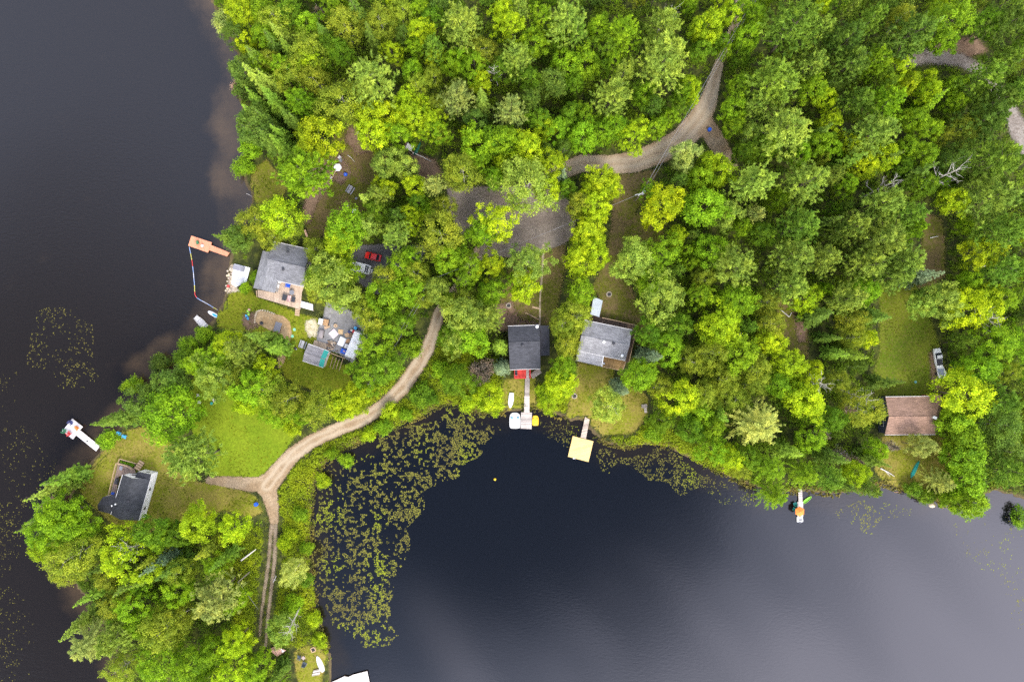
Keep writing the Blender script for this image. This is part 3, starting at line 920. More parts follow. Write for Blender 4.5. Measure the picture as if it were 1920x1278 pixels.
def crown_pine(seed, R=6.0, H=17.0, levels=9, nb=8, zlo=0.36, tw=10, ncard=13, size=0.43, puff=0.34, droop=0.0, top=0.22, dome=1.3):
    rng = np.random.default_rng(seed)
    Cs, Ns, As, Ts = [], [], [], []
    for L in range(levels):
        t = (L + 0.5) / levels
        z0 = H * (zlo + (0.97 - zlo) * t)
        Lb = R * (1 - (1 - top) * t ** dome)
        kb = max(4, int(nb * (1 - 0.45 * t)))
        a0 = rng.random() * 6.28
        for b in range(kb):
            az = a0 + 6.2832 * (b + rng.uniform(-.3, .3)) / kb
            ln = Lb * rng.uniform(0.62, 1.12)
            rise = rng.uniform(0.10, 0.38) - droop + 0.25 * t
            bt = rng.random() * 0.4
            for w_ in range(tw):
                s = 0.28 + 0.72 * (w_ + rng.random() * 0.6) / tw
                side = rng.uniform(-1, 1) * 0.30 * ln * (0.35 + 0.65 * (1 - abs(s - 0.65)))
                d = np.array([math.cos(az), math.sin(az), 0]); e = np.array([-math.sin(az), math.cos(az), 0])
                c = d * ln * s + e * side + np.array([0, 0, z0 + ln * rise * s * s + rng.normal() * 0.2])
                dirs = unit(rng.normal(size=(ncard, 3)) * 0.75 + d * 1.15 + np.array([0, 0, 0.7]))
                Cs.append(c + dirs * puff * rng.uniform(0.3, 1.0, (ncard, 1)))
                As.append(dirs)
                Ns.append(rng.normal(size=(ncard, 3)) * 0.6 + np.array([0, 0, 0.6]))
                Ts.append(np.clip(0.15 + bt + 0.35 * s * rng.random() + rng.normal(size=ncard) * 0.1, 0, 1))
    C = np.concatenate(Cs); N_ = np.concatenate(Ns); A = np.concatenate(As); T = np.concatenate(Ts)
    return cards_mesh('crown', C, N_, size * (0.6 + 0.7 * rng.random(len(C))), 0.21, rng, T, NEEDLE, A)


def crown_spruce(seed, R=2.2, H=14.0, levels=26, nb=9, zlo=0.08, per=7, size=0.36, grey=False):
    rng = np.random.default_rng(seed)
    Cs, Ns, As, Ts = [], [], [], []
    for L in range(levels):
        t = (L + rng.random() * 0.4) / levels
        z0 = H * (zlo + (1 - zlo) * t)
        Lb = R * (1 - t) ** 0.85 * rng.uniform(0.85, 1.15) + 0.08
        kb = max(4, int(nb * (1 - 0.4 * t)))
        for b in range(kb):
            az = rng.random() * 6.2832
            d = np.array([math.cos(az), math.sin(az), 0]); e = np.array([-math.sin(az), math.cos(az), 0])
            bt = rng.random() * 0.35
            k = max(2, int(per * (Lb / R) + 1))
            s = (np.arange(k) + rng.random(k)) / k
            for sg in (-1, 0, 1):
                c = d[None] * (Lb * s)[:, None] + e[None] * (sg * 0.16 * Lb * (1.15 - s))[:, None]
                c[:, 2] = z0 - 0.28 * Lb * s + 0.10 * Lb * s * s + rng.normal(size=k) * 0.05
                Cs.append(c)
                As.append(np.repeat((d + e * sg * 0.8)[None], k, 0) + rng.normal(size=(k, 3)) * 0.2)
                Ns.append(rng.normal(size=(k, 3)) * 0.4 + d[None] * 0.5 + np.array([0, 0, 0.8]))
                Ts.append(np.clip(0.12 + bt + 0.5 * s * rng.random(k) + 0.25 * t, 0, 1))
    C = np.concatenate(Cs); N_ = np.concatenate(Ns); A = np.concatenate(As); T = np.concatenate(Ts)
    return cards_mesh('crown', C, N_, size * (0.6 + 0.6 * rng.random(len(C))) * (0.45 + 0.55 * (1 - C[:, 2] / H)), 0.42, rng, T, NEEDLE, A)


def crown_larch(seed, R=6.5, H=15.0, limbs=86, per=12, size=0.30):
    rng = np.random.default_rng(seed)
    Cs, Ns, As, Ts = [], [], [], []
    for b in range(limbs):
        t = (b + rng.random()) / limbs
        az = b * 2.39996 + rng.normal() * 0.2
        z0 = H * (0.22 + 0.72 * t)
        ln = R * (1 - 0.78 * t ** 1.2) * rng.uniform(0.6, 1.1)
        d = np.array([math.cos(az), math.sin(az), 0]); e = np.array([-math.sin(az), math.cos(az), 0])
        bt = rng.random() * 0.3
        bend = rng.normal() * 0.12
        for s in (np.arange(per) + rng.random(per)) / per:
            c0 = d * ln * (0.15 + 0.85 * s) + e * bend * ln * s * s + np.array([0, 0, z0 + ln * (0.32 * s - 0.22 * s * s)])
            k = 7
            sg = rng.uniform(-1, 1, k)
            c = c0[None] + e[None] * (sg * (0.50 * (1.1 - s * 0.7)))[:, None] + d[None] * (rng.random(k) * 0.35)[:, None] + rng.normal(size=(k, 3)) * 0.06
            Cs.append(c); As.append(d[None] * 0.9 + e[None] * sg[:, None] + rng.normal(size=(k, 3)) * 0.2)
            Ns.append(rng.normal(size=(k, 3)) * 0.4 + np.array([0, 0, 1.0]))
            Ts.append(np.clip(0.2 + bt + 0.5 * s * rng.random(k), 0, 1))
    C = np.concatenate(Cs); N_ = np.concatenate(Ns); A = np.concatenate(As); T = np.concatenate(Ts)
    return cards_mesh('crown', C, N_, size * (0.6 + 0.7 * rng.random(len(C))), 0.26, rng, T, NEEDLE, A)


def wood_mesh(name, seed, R, H, mat, limbs=8, r0=0.2, ztop=0.85, zlo=0.3, rise=0.5, twigs=0, reach=0.7):
    rng = random.Random(seed)
    mb = MB()
    pts = []; x = y = 0.0
    for q in range(7):
        t = q / 6
        pts.append((x, y, -0.3 + (H * ztop + 0.3) * t))
        x += rng.uniform(-1, 1) * 0.018 * H; y += rng.uniform(-1, 1) * 0.018 * H
    mb.tube(pts, [r0 * (1 - 0.85 * q / 6) for q in range(7)], 7)
    for l in range(limbs):
        t = zlo + (0.97 - zlo) * (l + rng.random()) / limbs
        f = min(t * 6, 5.99); q = int(f); g = f - q
        a = Vector(pts[q]).lerp(Vector(pts[q + 1]), g)
        az = l * 2.4 + rng.uniform(-.5, .5)
        ln = R * reach * (1 - 0.6 * t) * rng.uniform(0.7, 1.1)
        d = Vector((math.cos(az), math.sin(az), 0))
        p1 = a + d * ln * 0.5 + Vector((0, 0, ln * rise * 0.4))
        p2 = a + d * ln + Vector((rng.uniform(-.2, .2) * ln, rng.uniform(-.2, .2) * ln, ln * rise * rng.uniform(.7, 1.3)))
        rl = r0 * 0.42 * (1 - 0.6 * t)
        mb.tube([a, p1, p2], [rl, rl * 0.65, rl * 0.2], 5)
        for w_ in range(twigs):
            s = rng.uniform(0.3, 0.95)
            b = a.lerp(p1, s * 2) if s < 0.5 else p1.lerp(p2, s * 2 - 1)
            az2 = az + rng.choice((-1, 1)) * rng.uniform(0.4, 1.1)
            e = b + Vector((math.cos(az2), math.sin(az2), rng.uniform(0.1, 0.7))) * ln * rng.uniform(.25, .5)
            mb.tube([b, e], [rl * 0.4, rl * 0.12], 4)
    me = bpy.data.meshes.new(name)
    me.from_pydata(mb.v, [], mb.f)
    me.materials.append(mat)
    me.polygons.foreach_set('use_smooth', [True] * len(me.polygons))
    me.update()
    return me


def grey_twigs(seed, R, H, n=900):
    """the dry twigs and last needles of a dead conifer"""
    rng = np.random.default_rng(seed)
    z = H * (0.25 + 0.72 * rng.random(n) ** 1.2)
    az = rng.random(n) * 6.28
    rr = R * (1.05 - z / H) * (0.25 + 0.8 * rng.random(n))
    C = np.column_stack([np.cos(az) * rr, np.sin(az) * rr, z + rng.normal(size=n) * 0.2])
    A = np.column_stack([np.cos(az), np.sin(az), rng.normal(size=n) * 0.3 - 0.1]) + rng.normal(size=(n, 3)) * 0.45
    return cards_mesh('crown', C, rng.normal(size=(n, 3)) + np.array([0, 0, .5]), 0.34 * (0.5 + rng.random(n)), 0.16, rng, rng.random(n), NEEDLE, A)


# kinds: (name, word in the label, nominal radius, nominal height, crown middle as a share of the height, crowns, trunks)
KIND = {
    'M': ('maple_tree', 'maple', 5.0, 12.0, 0.66, [crown_broad(100 + q) for q in range(4)] + [crown_broad(110 + q, n=44, sub=8, leaf=19, rlo=0.13, rhi=0.32, size=0.20, spread=0.07) for q in range(2)] + [crown_broad(120 + q, n=84, sub=6, leaf=14, rlo=0.08, rhi=0.20, size=0.155, spread=0.052, irr=0.45) for q in range(2)], [wood_mesh('trunk', 1 + q, 5, 12, BARK) for q in range(2)]),
    'O': ('oak_tree', 'oak', 5.0, 12.0, 0.66, [crown_broad(150 + q, n=40, sub=10, leaf=18, rlo=0.16, rhi=0.33, spread=0.060, irr=0.42) for q in range(4)], [wood_mesh('trunk', 11 + q, 5, 12, BARK) for q in range(2)]),
    'P': ('pine_tree', 'pine', 6.0, 17.0, 0.70, [crown_pine(200 + q) for q in range(5)], [wood_mesh('trunk', 21 + q, 6, 17, BARK, 14, 0.26, 0.95, 0.25, 0.3) for q in range(2)]),
    'B': ('birch_tree', 'birch', 4.5, 13.0, 0.64, [crown_broad(300 + q, 4.5, 13.0, 64, 8, 13, 0.13, 0.22, 0.15, 0.60, 0.40, 0.075, None, 0.22, 0.25, -0.7) for q in range(4)],
          [wood_mesh('trunk', 31 + q, 4.5, 13, BIRCH, 9, 0.16, 0.92) for q in range(2)]),
    'S': ('spruce_tree', 'spruce', 2.2, 14.0, 0.50, [crown_spruce(400 + q) for q in range(3)], [wood_mesh('trunk', 41, 2.2, 14, BARK, 4, 0.17, 0.95)]),
    'C': ('cedar_tree', 'cedar', 3.2, 10.0, 0.56, [crown_broad(500 + q, 3.2, 10.0, 46, 10, 14, 0.17, 0.30, 0.15, 0.54, 0.46, 0.07, NEEDLE, 0.12, 0.35, -0.8) for q in range(3)], [wood_mesh('trunk', 51, 3.2, 10, BARK, 6, 0.17)]),
    'L': ('larch_tree', 'larch', 6.5, 15.0, 0.60, [crown_larch(600 + q) for q in range(2)], [wood_mesh('trunk', 61, 6.5, 15, BARK, 18, 0.2, 0.97, 0.2, 0.15)]),
    'D': ('dead_tree', 'dead bare tree', 3.6, 11.0, 0.72, None, [wood_mesh('trunk', 71 + q, 3.6, 11, DEADWOOD, 13, 0.30, 0.92, 0.35, 0.55, 4, 1.3) for q in range(3)]),
    'G': ('dead_conifer', 'dead conifer', 2.6, 9.0, 0.55, [grey_twigs(700 + q, 2.6, 9.0) for q in range(2)], [wood_mesh('trunk', 75 + q, 2.6, 9, DEADWOOD, 16, 0.13, 0.97, 0.2, 0.1, 4, 1.1) for q in range(2)]),
    'K': ('shrub', 'shrub', 2.2, 3.0, 0.55, [crown_broad(800 + q, 2.2, 3.0, 18, 9, 13, 0.26, 0.42, 0.15, 0.5, 0.5, 0.13, None, 0.2, 0.4) for q in range(3)], [wood_mesh('trunk', 81, 2.2, 3, BARK, 6, 0.06)]),
}
# tones: foliage colours, and the word for them
TONE = {
    'y': ((0.262, 0.368, 0.010), 'bright yellow-green'), 'g': ((0.152, 0.272, 0.010), 'fresh green'), 'd': ((0.098, 0.188, 0.010), 'deep green'),
    'o': ((0.185, 0.242, 0.020), 'olive-gold'), 'p': ((0.198, 0.290, 0.040), 'pale grey-green'), 'm': ((0.135, 0.238, 0.024), 'mid green'),
    'k': ((0.090, 0.158, 0.020), 'dark green'), 'v': ((0.250, 0.310, 0.075), 'silvery pale'), 'u': ((0.12, 0.18, 0.10), 'blue-green'),
    'Y': ((0.31, 0.40, 0.008), 'golden yellow'), 'x': ((0.20, 0.17, 0.13), 'grey'), 'r': ((0.30, 0.235, 0.19), 'pinkish grey'), 'l': ((0.265, 0.325, 0.070), 'straw-green'),
}
TREES = """
My448,22,30 Kv418,38,20 Mg488,20,28 Bo522,40,34 Mg500,72,28 Md545,28,26 Mg575,52,26 Bo578,92,36 Gx597,20,22 Mg622,22,24 Bo648,52,36 Sk672,25,34 Sk692,72,38 Bo712,40,30
My460,82,18 Sk478,104,36 Sk516,92,36 Sm536,98,34 Bo508,112,20 Mg490,120,22 My582,112,28 Md612,88,26 Md642,98,26 Sp486,152,40 Sp506,150,36 Pg522,128,28 Bo552,145,36 Bo592,152,30
Kk462,166,22 Kr445,158,14 Sm478,192,36 Sm512,190,34 Pg562,186,36 Md600,202,24 Bo640,188,48 Ck484,242,38 Sk540,218,28 My603,262,46 Pg558,316,62 Kg455,312,20 Sm526,268,28 Kg470,280,18 Kd460,262,16
Pp872,45,48 Bo748,30,26 Mg785,20,22 Md810,36,24 My790,52,28 My738,95,20 Og772,86,18 Pm815,95,26 My820,112,20 Mg840,118,22 Mg856,112,22 My940,26,26 My965,52,34 Mg1000,76,26 Mg1020,30,26
Pp975,14,26 Pp966,97,38 Md948,130,28 Dx932,130,16 Mg890,125,28 My905,156,20 Pv852,182,38 Pp700,146,56 Bo788,165,24 Bo815,192,20 My762,196,28 Mg775,130,22 Pv955,206,38 Pk996,186,26 Md1010,216,24
My692,222,34 My728,212,32 My704,258,36 Mg745,246,28 My776,216,34 My806,230,26 Mg822,252,24 Oo833,253,16 My878,250,18 Mg902,270,32 Mg940,266,34 Mp728,300,32 Cp760,316,24 Oy722,350,20 My775,346,22
Pv812,340,26 Bo866,326,36 Mg905,302,24 My936,310,20 Mg926,336,22 Bo838,390,22 Sp690,368,44 Pp712,366,26 Md706,398,26 My772,400,20 Pk742,396,22 Md780,372,20 Kg800,395,18
My985,272,34 Md938,262,28 My1018,240,20 Mg1045,240,26 Md1066,216,24 Mg1095,258,30 Mg1122,250,26 Mg1156,238,26 My1190,248,30 Mg1226,240,22 Bp980,352,52 My1032,318,32 My1020,356,28 Su1051,337,26
Md1066,352,20 My1130,336,32 Oo1090,386,28 My1122,390,32 My1145,356,24 My1106,362,22
Pp1070,30,46 Pg1172,50,40 Pp1250,30,38 My1327,46,30 Mg1302,58,20 Pp1240,118,58 Pp1145,182,44 Mg1060,116,28 Mg1100,116,28 Pm1086,66,28 Md1130,86,28 Mg1152,110,22 My1290,156,22 My1300,186,16
Mg1215,182,24 Pk1230,190,24 Md1045,82,20 Md1192,166,20 Md1315,92,22 Md1270,196,22 Mg1255,222,20 Mg1275,175,20
Pm1490,48,58 Pp1548,50,28 Pp1526,112,34 Pm1455,140,56 Mg1402,74,26 My1366,28,20 Mg1360,92,15 Md1352,78,16 Mg1392,18,18 Mg1380,66,14 Mg1420,28,24 Pk1590,76,44 Pk1602,112,40 Mg1384,165,24 Mg1374,200,26 Pp1420,196,30 Pp1480,232,58 Mg1376,236,20 Mg1525,166,28
Pm1612,182,34 My1546,186,20 Pp1410,336,48 Pp1506,342,48 Mg1530,262,26 My1558,232,24 Ov1287,290,28 My1330,302,20 My1352,324,30 Mg1308,332,26 OY1245,386,40 Mg1220,360,20 Mg1326,386,42 Pv1416,392,24
Md1440,275,28 Mg1500,292,24 Md1402,286,24
Pm1640,38,30 Pk1716,55,48 Bo1690,40,24 Mg1790,40,42 Mg1768,80,22 Md1850,50,28 Pk1892,30,42 Pm1852,148,40 Pm1888,118,30 Pk1860,188,40 My1680,132,26 My1702,154,22 Pg1638,120,34 Pg1672,196,40 Md1650,150,26
My1746,168,24 Sg1752,192,36 Pm1892,178,38 Pp1644,242,50 Mg1716,226,26 Mg1742,242,24 My1656,290,26 Mg1702,276,22 Mg1736,290,26 Bk1790,300,30 Bo1812,240,28 Pk1852,226,44 Pm1872,290,50
Dx1782,332,30 Pp1660,372,42 My1618,312,26 Pm1702,402,36 My1790,376,28 Pp1872,372,52 Md1728,342,24 Md1760,345,20
Op1362,402,30 Pm1500,426,46 Md1430,440,28 Pp1386,492,52 Mg1330,470,32 Pp1486,482,46 Pp1480,534,38 Pp1552,490,38 My1502,560,30 Bo1440,560,24 Bo1440,604,28 My1350,604,40 Mg1382,566,36 Mg1312,560,28
Pp1590,560,40 Sk1540,592,44 Bo1602,598,28 Pp1602,432,36 Pk1570,430,26 Pp1668,440,48 Pp1692,480,46 Pp1626,490,42 Pg1722,430,26 Pp1682,520,38 Su1732,518,40 My1840,472,34 Pm1892,440,50
Pm1892,512,40 Op1768,570,38 OY1820,586,44 Oy1852,560,28 Dx1852,602,24 Sk1642,588,44 Mg1620,548,30 Op1736,568,28 Mg1880,562,30 Mg1900,640,34
Op1190,492,40 Mg1240,474,38 Mp1236,550,50 Og1222,520,34 My1345,622,40 Md1272,618,30 Md1214,622,30 Su1216,666,40 Mg1250,652,34 Mg1200,702,34 Bo1330,666,34 Bo1292,672,26 Bo1356,712,30 Bo1326,742,30
Bo1372,740,28 Bo1406,724,24 Mg1386,656,40 Bo1415,692,30 My1450,642,28 My1480,682,34 Mg1460,722,28 My1276,746,38 Bo1236,730,24 Mg1300,772,30 Ll1425,796,58 My1512,720,30
My1516,756,38 Bg1498,728,26 Dx1545,722,24 Dx1616,736,22 Bo1622,772,38 Md1560,790,26 Gr1590,770,22 Gx1542,812,28 Gx1580,850,28 Gx1606,866,24 Mg1520,822,30 Lg1440,882,42 Lg1510,886,36 Pm1560,896,32
My1606,892,24 Lg1455,922,36 Gx1670,836,26 Mg1640,842,22 Md1300,802,28 Mg1342,842,30 Mg1332,800,28 My1372,862,28 Md1402,852,26 Bo1386,884,20 Md1240,790,24 Kg1225,810,20
Mv1724,838,24 Ll1768,903,30 Cg1795,792,30 Cg1806,828,34 Cg1802,862,34 Cg1808,898,34 Cg1818,936,32 Cg1790,940,22 My1806,742,48 Mg1832,692,40 Mg1870,652,40 Pm1872,742,40 Bk1872,802,40 Ck1870,842,34
Pm1892,890,36 Kd1918,972,20 Kd1715,918,18 Kd1740,930,18
Mg655,430,42 My640,448,36 Pp746,430,36 Cp690,424,24 My770,420,20 Bo822,445,46 Mg905,426,30 My926,410,42 Mg886,452,22 Bg750,500,28 Mg770,486,22 Mg836,486,30 Bo786,516,26 Bo730,522,28
Mg876,500,26 My916,500,28 Mg720,556,38 Mg760,546,32 Bo796,560,18 Mp826,546,28 Bo845,566,20 Bo880,556,20 Mg920,546,26 Bo680,580,26 Bo700,606,30 Md746,602,30 Mp872,602,44 Pp912,600,34 Md850,636,26
Bo600,478,28 Op625,530,50 Mg640,514,31 Mg864,524,24 Mg838,560,20 Mg596,516,28 Bo590,548,22
Mp990,500,42 Oy985,540,32 Mg965,525,22 My1110,432,34 My1112,470,32 My1094,496,34 Mg1090,545,28 Bo1080,590,30 Bo1060,612,28 Bo1065,645,26 Mg1050,690,28 My1052,714,32 My1030,750,24
Mg886,632,38 Mp862,640,30 Sm938,652,34 Su942,690,34 Kr905,696,24 Md870,722,34 My915,746,30 Kg850,700,22 Mp1135,762,36 Su1162,728,30 Kg1020,735,18 Mg700,650,38 Mg690,702,34 Md722,682,32 My660,752,34
My632,762,30 Kg770,650,20 Kd790,740,22 Ky730,770,16
Mg116,966,44 Mg148,990,34 Mg100,1002,42 Bo132,1040,44 My88,1030,28 Bo130,1072,28 My236,1046,50 Md292,1000,36 Mg302,1010,28 Sp95,914,62 Sm118,898,44 Sm76,962,40 Sm70,985,36 Gr85,946,30
My375,980,34 My442,990,30 Md342,1002,26 Su300,1052,36 So285,1050,34 Bo342,1070,26 So385,1036,40 Mg402,1062,26 Pv395,1122,50 Bo302,1182,40 Mg250,1132,38 Sm272,1092,36 Bo216,1130,32 Mg262,1162,30
Lv165,1205,50 Pp212,1190,42 Bo330,1162,34 My442,1202,30 Mg400,1212,30 Mg352,1250,36 Mg300,1252,40 My432,1252,36 Bo232,1252,30 Mg480,1252,28 Mp525,1180,26 Bl545,1075,26 Ky533,1022,16 Mg330,1110,28
Mg440,1130,24 Bo200,1080,24
By430,640,28 Mg402,660,28 Pp446,662,38 Sk490,640,48 Sm512,650,44 Mp402,702,40 Mg376,690,26 My500,690,24 Bo440,706,20 Mg482,722,38 My470,752,24 Mg512,776,26 Ky548,800,18 Kg440,736,16 Bo502,736,34 Bo542,746,34 Bo592,762,36 Mg560,772,22 Kk300,680,20
Ck322,722,32 Ck265,748,32 Sk222,780,50 Sk212,788,46 Kg196,826,22 Mg315,790,56 Pp358,862,62 Kg420,600,0 Kd345,670,22 Kg350,650,18 Kg380,625,18 Kd285,740,20 Kg245,722,18
Ck446,444,26 Sk428,442,46 Bo482,410,34 By522,402,38 Bo540,424,28 Bo506,442,24 Kg482,520,12 Kg462,540,12 Kg520,385,16 Gx270,765,24 Sm180,1110,36 Sk240,1085,38 Sp150,1165,36 Sk330,1062,36 Sm420,1045,34 Sk205,1062,34 Sk1560,860,34 Sm1480,850,34 Sk1635,862,34 Sk1590,905,30 Sm1350,770,34 Sk1720,330,36 Sm1590,300,38 Sk1830,330,36 Sm1745,62,36 Sk1660,300,34 Sk1540,250,34 Sk498,228,34 Sm470,215,34 Sk500,262,34 Sm520,246,32 Sk555,236,32 Sp532,62,36 Sk610,62,36 Sm1440,330,34 Sk1545,420,34 Sm1600,660,34 Sk1660,720,34 Dx240,1036,26 Dx535,1172,22 Dx985,486,20 Dx1140,766,18 Dx1660,352,22 Dx1250,20,22 Ky545,1000,14 Kg562,962,16 Kd570,1085,16 Kg552,1132,18 Ky604,900,14 Kg648,862,14 Kg718,800,16 Ky590,1160,16 Kd540,1150,16 Kg575,1030,14 Ky600,1200,14 Kg620,850,12 Ky690,815,14 Kd805,745,16 Kg760,775,14 Kg845,715,18 Ky880,755,16 Kg825,690,18 Kd900,740,16
"""
ORD = ['first', 'second', 'third', 'fourth', 'fifth', 'sixth', 'seventh', 'eighth', 'ninth', 'tenth', 'eleventh', 'twelfth', 'thirteenth', 'fourteenth', 'fifteenth', 'sixteenth']
MARKS = [((699, 480), 'the red car'), ((678, 502), 'the white camper trailer'), ((500, 505), 'the grey L-shaped cottage roof'), ((376, 458), 'the orange dock'), ((512, 605), 'the sand pit'),
         ((596, 666), 'the green-edged shed'), ((155, 812), 'the white T-shaped dock'), ((240, 925), 'the charcoal-roofed cottage'), ((500, 912), 'the gravel lane fork'),
         ((500, 1110), 'the grassy two-track trail'), ((518, 1221), 'the faded pink tarp tent'), ((984, 650), 'the black-roofed cottage'), ((1135, 645), 'the streaked grey cottage roof'),
         ((1089, 841), 'the yellow swim platform'), ((1712, 778), 'the brown-roofed house'), ((1760, 668), 'the white pickup'), ((1716, 880), 'the long green canoe'), ((1500, 959), 'the orange parasol'),
         ((1330, 243), 'the roadside blue barrel'), ((1203, 362), 'the utility pole'), ((940, 410), 'the gravel turnaround'), ((648, 327), 'the blue ball'), ((783, 278), 'the dark green canoe'),
         ((1375, 30), 'the road at the top edge'), ((1770, 95), 'the rooty brown bank'), ((1905, 240), 'the pale far road'), ((1490, 610), 'the small brown clearing'),
         ((1690, 600), 'the long mown strip'), ((435, 168), 'the rusty shoreline bush'), ((872, 0), 'the top edge before the road'), ((1620, 0), 'the top edge beyond the wires'),
         ((650, 0), 'the top edge lakeward'), ((1120, 0), 'the top edge midway'), ((430, 760), 'the bright mown lawn'), ((250, 1278), 'the bottom edge at the point'), ((1600, 300), 'the middle forest'),
         ((1920, 420), 'the inland edge'), ((1340, 500), 'the bayside forest'), ((1000, 150), 'the forest before the road'), ((560, 160), 'the lakeside birches'), ((1185, 755), 'the mown bayside lot')]
UNIQ = {'My603,262,46': 'round bright yellow-green maple above the white table on the brown lawn', 'Pg558,316,62': 'broad feathery pine between the lake and the brown swing lawn',
        'Ll1425,796,58': 'largest straw-coloured feathery larch with splayed limbs above the bay', 'Mg315,790,56': 'round fresh green maple on the lawn near the white dock',
        'Pp358,862,62': 'large pale grey-green pine between the mown lawn and lane', 'OY1245,386,40': 'golden yellow oak beside the utility pole below the road', 'OY1820,586,44': 'golden yellow oak beside the long mown strip',
        'Bp980,352,52': 'pale drooping birch standing over the gravel turnaround', 'My236,1046,50': 'bright yellow-green maple with grey limbs just below the white cottage',
        'Pp700,146,56': 'wide pale grey-green pine above the rocky lake shore', 'Su1051,337,26': 'small blue-green spruce between yellow maples at the turnaround',
        'Dx1782,332,30': 'bare silver dead tree lying among dark pines', 'Sp95,914,62': 'tall pale spruce leaning over the lake beside the white cottage', 'Sk490,640,48': 'dark pointed spruce beside the sand pit'}
trees = []
for tok in TREES.split():
    kd, tn = tok[0], tok[1]
    x, y, r = (float(q) for q in tok[2:].split(','))
    if r > 0:
        trees.append((kd, tn, x, y, r, tok))
n_seen = len(trees)

# the rest of the canopy, where the photo shows forest with no crown singled out above
rngf = random.Random(5)
fx = np.array([q[2] for q in trees]); fy = np.array([q[3] for q in trees]); frr = np.array([q[4] if q[0] != 'S' else q[4] * 0.45 for q in trees])
fx, fy, frr = list(fx), list(fy), list(frr)
added = 0
for trial in range(9000):
    if added >= 150: break
    x = rngf.uniform(380, 1950); y = rngf.uniform(-30, 1310); r = rngf.uniform(14, 24 if x > 1150 else 29)
    d = np.hypot(np.array(fx) - x, np.array(fy) - y) - np.array(frr)
    if d.min() < r * 0.35: continue
    h = 6 + 1.75 * r * S
    g = np.array([W(x, y, 0.66 * h)])
    ring = g + np.array([[math.cos(a), math.sin(a)] for a in np.arange(0, 6.28, 0.8)]) * r * S * 0.7
    ga = np.array([W(x + r * .85 * math.cos(a), y + r * .85 * math.sin(a)) for a in np.arange(0, 6.28, 0.8)] + [W(x, y)])
    if clear_np(np.vstack([g, ring, ga])).max() > -0.2: continue
    if land_sd(g)[0] < 2.5: continue
    if scrub_fn(g)[0] > -1.0: continue
    if any(abs(x - bx) < bw + r and abs(y - by) < bh + r for bx, by, bw, bh in ((240, 925, 58, 55), (520, 505, 62, 60), (984, 655, 45, 55), (1135, 645, 60, 58), (1712, 778, 58, 42), (600, 640, 70, 60), (1120, 575, 16, 22), (700, 490, 40, 26))): continue
    kd = rngf.choice('MMMOBPPS' if x > 1150 else 'MMMMMOBBSC')
    tn = {'M': 'ggydd', 'O': 'ggyo', 'B': 'oopk', 'P': 'ppmk', 'C': 'k', 'S': 'kmp'}[kd]
    tn = rngf.choice(tn)
    trees.append((kd, tn, x, y, r, None)); fx.append(x); fy.append(y); frr.append(r); added += 1

# which landmark each stands by, and its turn among its like there
SIZE = lambda kd, r: ('small' if r < 24 else 'broad' if r > 40 else 'mid-sized') if kd not in 'SG' else ('short' if r < 38 else 'tall')
by = {}
for q, (kd, tn, x, y, r, tok) in enumerate(trees):
    mk = min(MARKS, key=lambda m_: math.hypot(m_[0][0] - x, m_[0][1] - y))
    d = math.hypot(mk[0][0] - x, mk[0][1] - y)
    key = (KIND[kd][1], TONE[tn][1], SIZE(kd, r), mk[1])
    by.setdefault(key, []).append((d, q))
labels = {}
for (word, tone, size, mk), lst in by.items():
    lst.sort()
    for k, (d, q) in enumerate(lst):
        tok = trees[q][5]
        mk = mk.replace("the rooty brown bank", "the brown bank")
        base = f"{size} {tone} {word}" if trees[q][0] not in 'D' else f"{size} bare grey dead tree"
        if tok in UNIQ: labels[q] = UNIQ[tok]
        elif len(lst) == 1: labels[q] = f"{base}, the only such by {mk}"
        else: labels[q] = f"{base}, {ORD[min(k, 15)]} such out from {mk}"

rt = random.Random(77)
for q, (kd, tn, x, y, r, tok) in enumerate(trees):
    name, word, R0, H0, mid, crowns, trunks = KIND[kd]
    rm = r * S
    if kd == 'S': h = min(9.5 + 1.5 * rm, 21); rm = h * 0.15 * rt.uniform(0.9, 1.15)
    elif kd == 'G': h = 3.5 + 1.5 * rm; rm = h * 0.26
    elif kd == 'K': h = 1.2 + 0.7 * rm
    elif kd == 'D': h = 12 + 1.5 * rm
    elif kd == 'P': h = min(9.5 + 1.7 * rm, 23)
    else: h = min(6 + 1.75 * rm, 19)
    zc = mid * h
    rm *= (1 - zc / CAM_H)
    if kd in 'P': rm *= 1.04
    gx_, gy_ = W(x, y, LAND + zc)
    gz = ground_z(gx_, gy_)
    root = thing(name, labels[q], word if kd != 'K' else 'shrub', (gx_, gy_, gz), f"{word}s along the wooded shore" if kd not in 'DG' else 'dead trees standing in the forest')
    root.rotation_euler = (rt.uniform(-.09, .09), rt.uniform(-.09, .09), rt.uniform(0, 6.283))
    sx = rm / R0
    root.scale = (sx * rt.uniform(.93, 1.07), sx * rt.uniform(.93, 1.07), h / H0)
    if trunks:
        t_ = link(bpy.data.objects.new('trunk', rt.choice(trunks)), root)
    if crowns:
        c_ = link(bpy.data.objects.new('crown', rt.choice(crowns)), root)
        col = TONE[tn][0]
        j = [rt.uniform(0.84, 1.16), 0]
        hue = rt.uniform(0.92, 1.08)
        c_.color = (min(col[0] * j[0] * hue * LG, .9), min(col[1] * j[0] * LG, .9), col[2] * j[0] * LG, 1)
print('trees', n_seen, len(trees))
# ------------------------------------------------------------------ buildings
def rect(c, L, Wd, deg):
    """corners of a px rectangle: centre, length along deg (picture degrees, clockwise), width"""
    a = math.radians(deg); ux, uy = math.cos(a), math.sin(a)
    return [(c[0] + sx * ux * L / 2 - sy * uy * Wd / 2, c[1] + sx * uy * L / 2 + sy * ux * Wd / 2) for sx, sy in ((-1, -1), (1, -1), (1, 1), (-1, 1))]


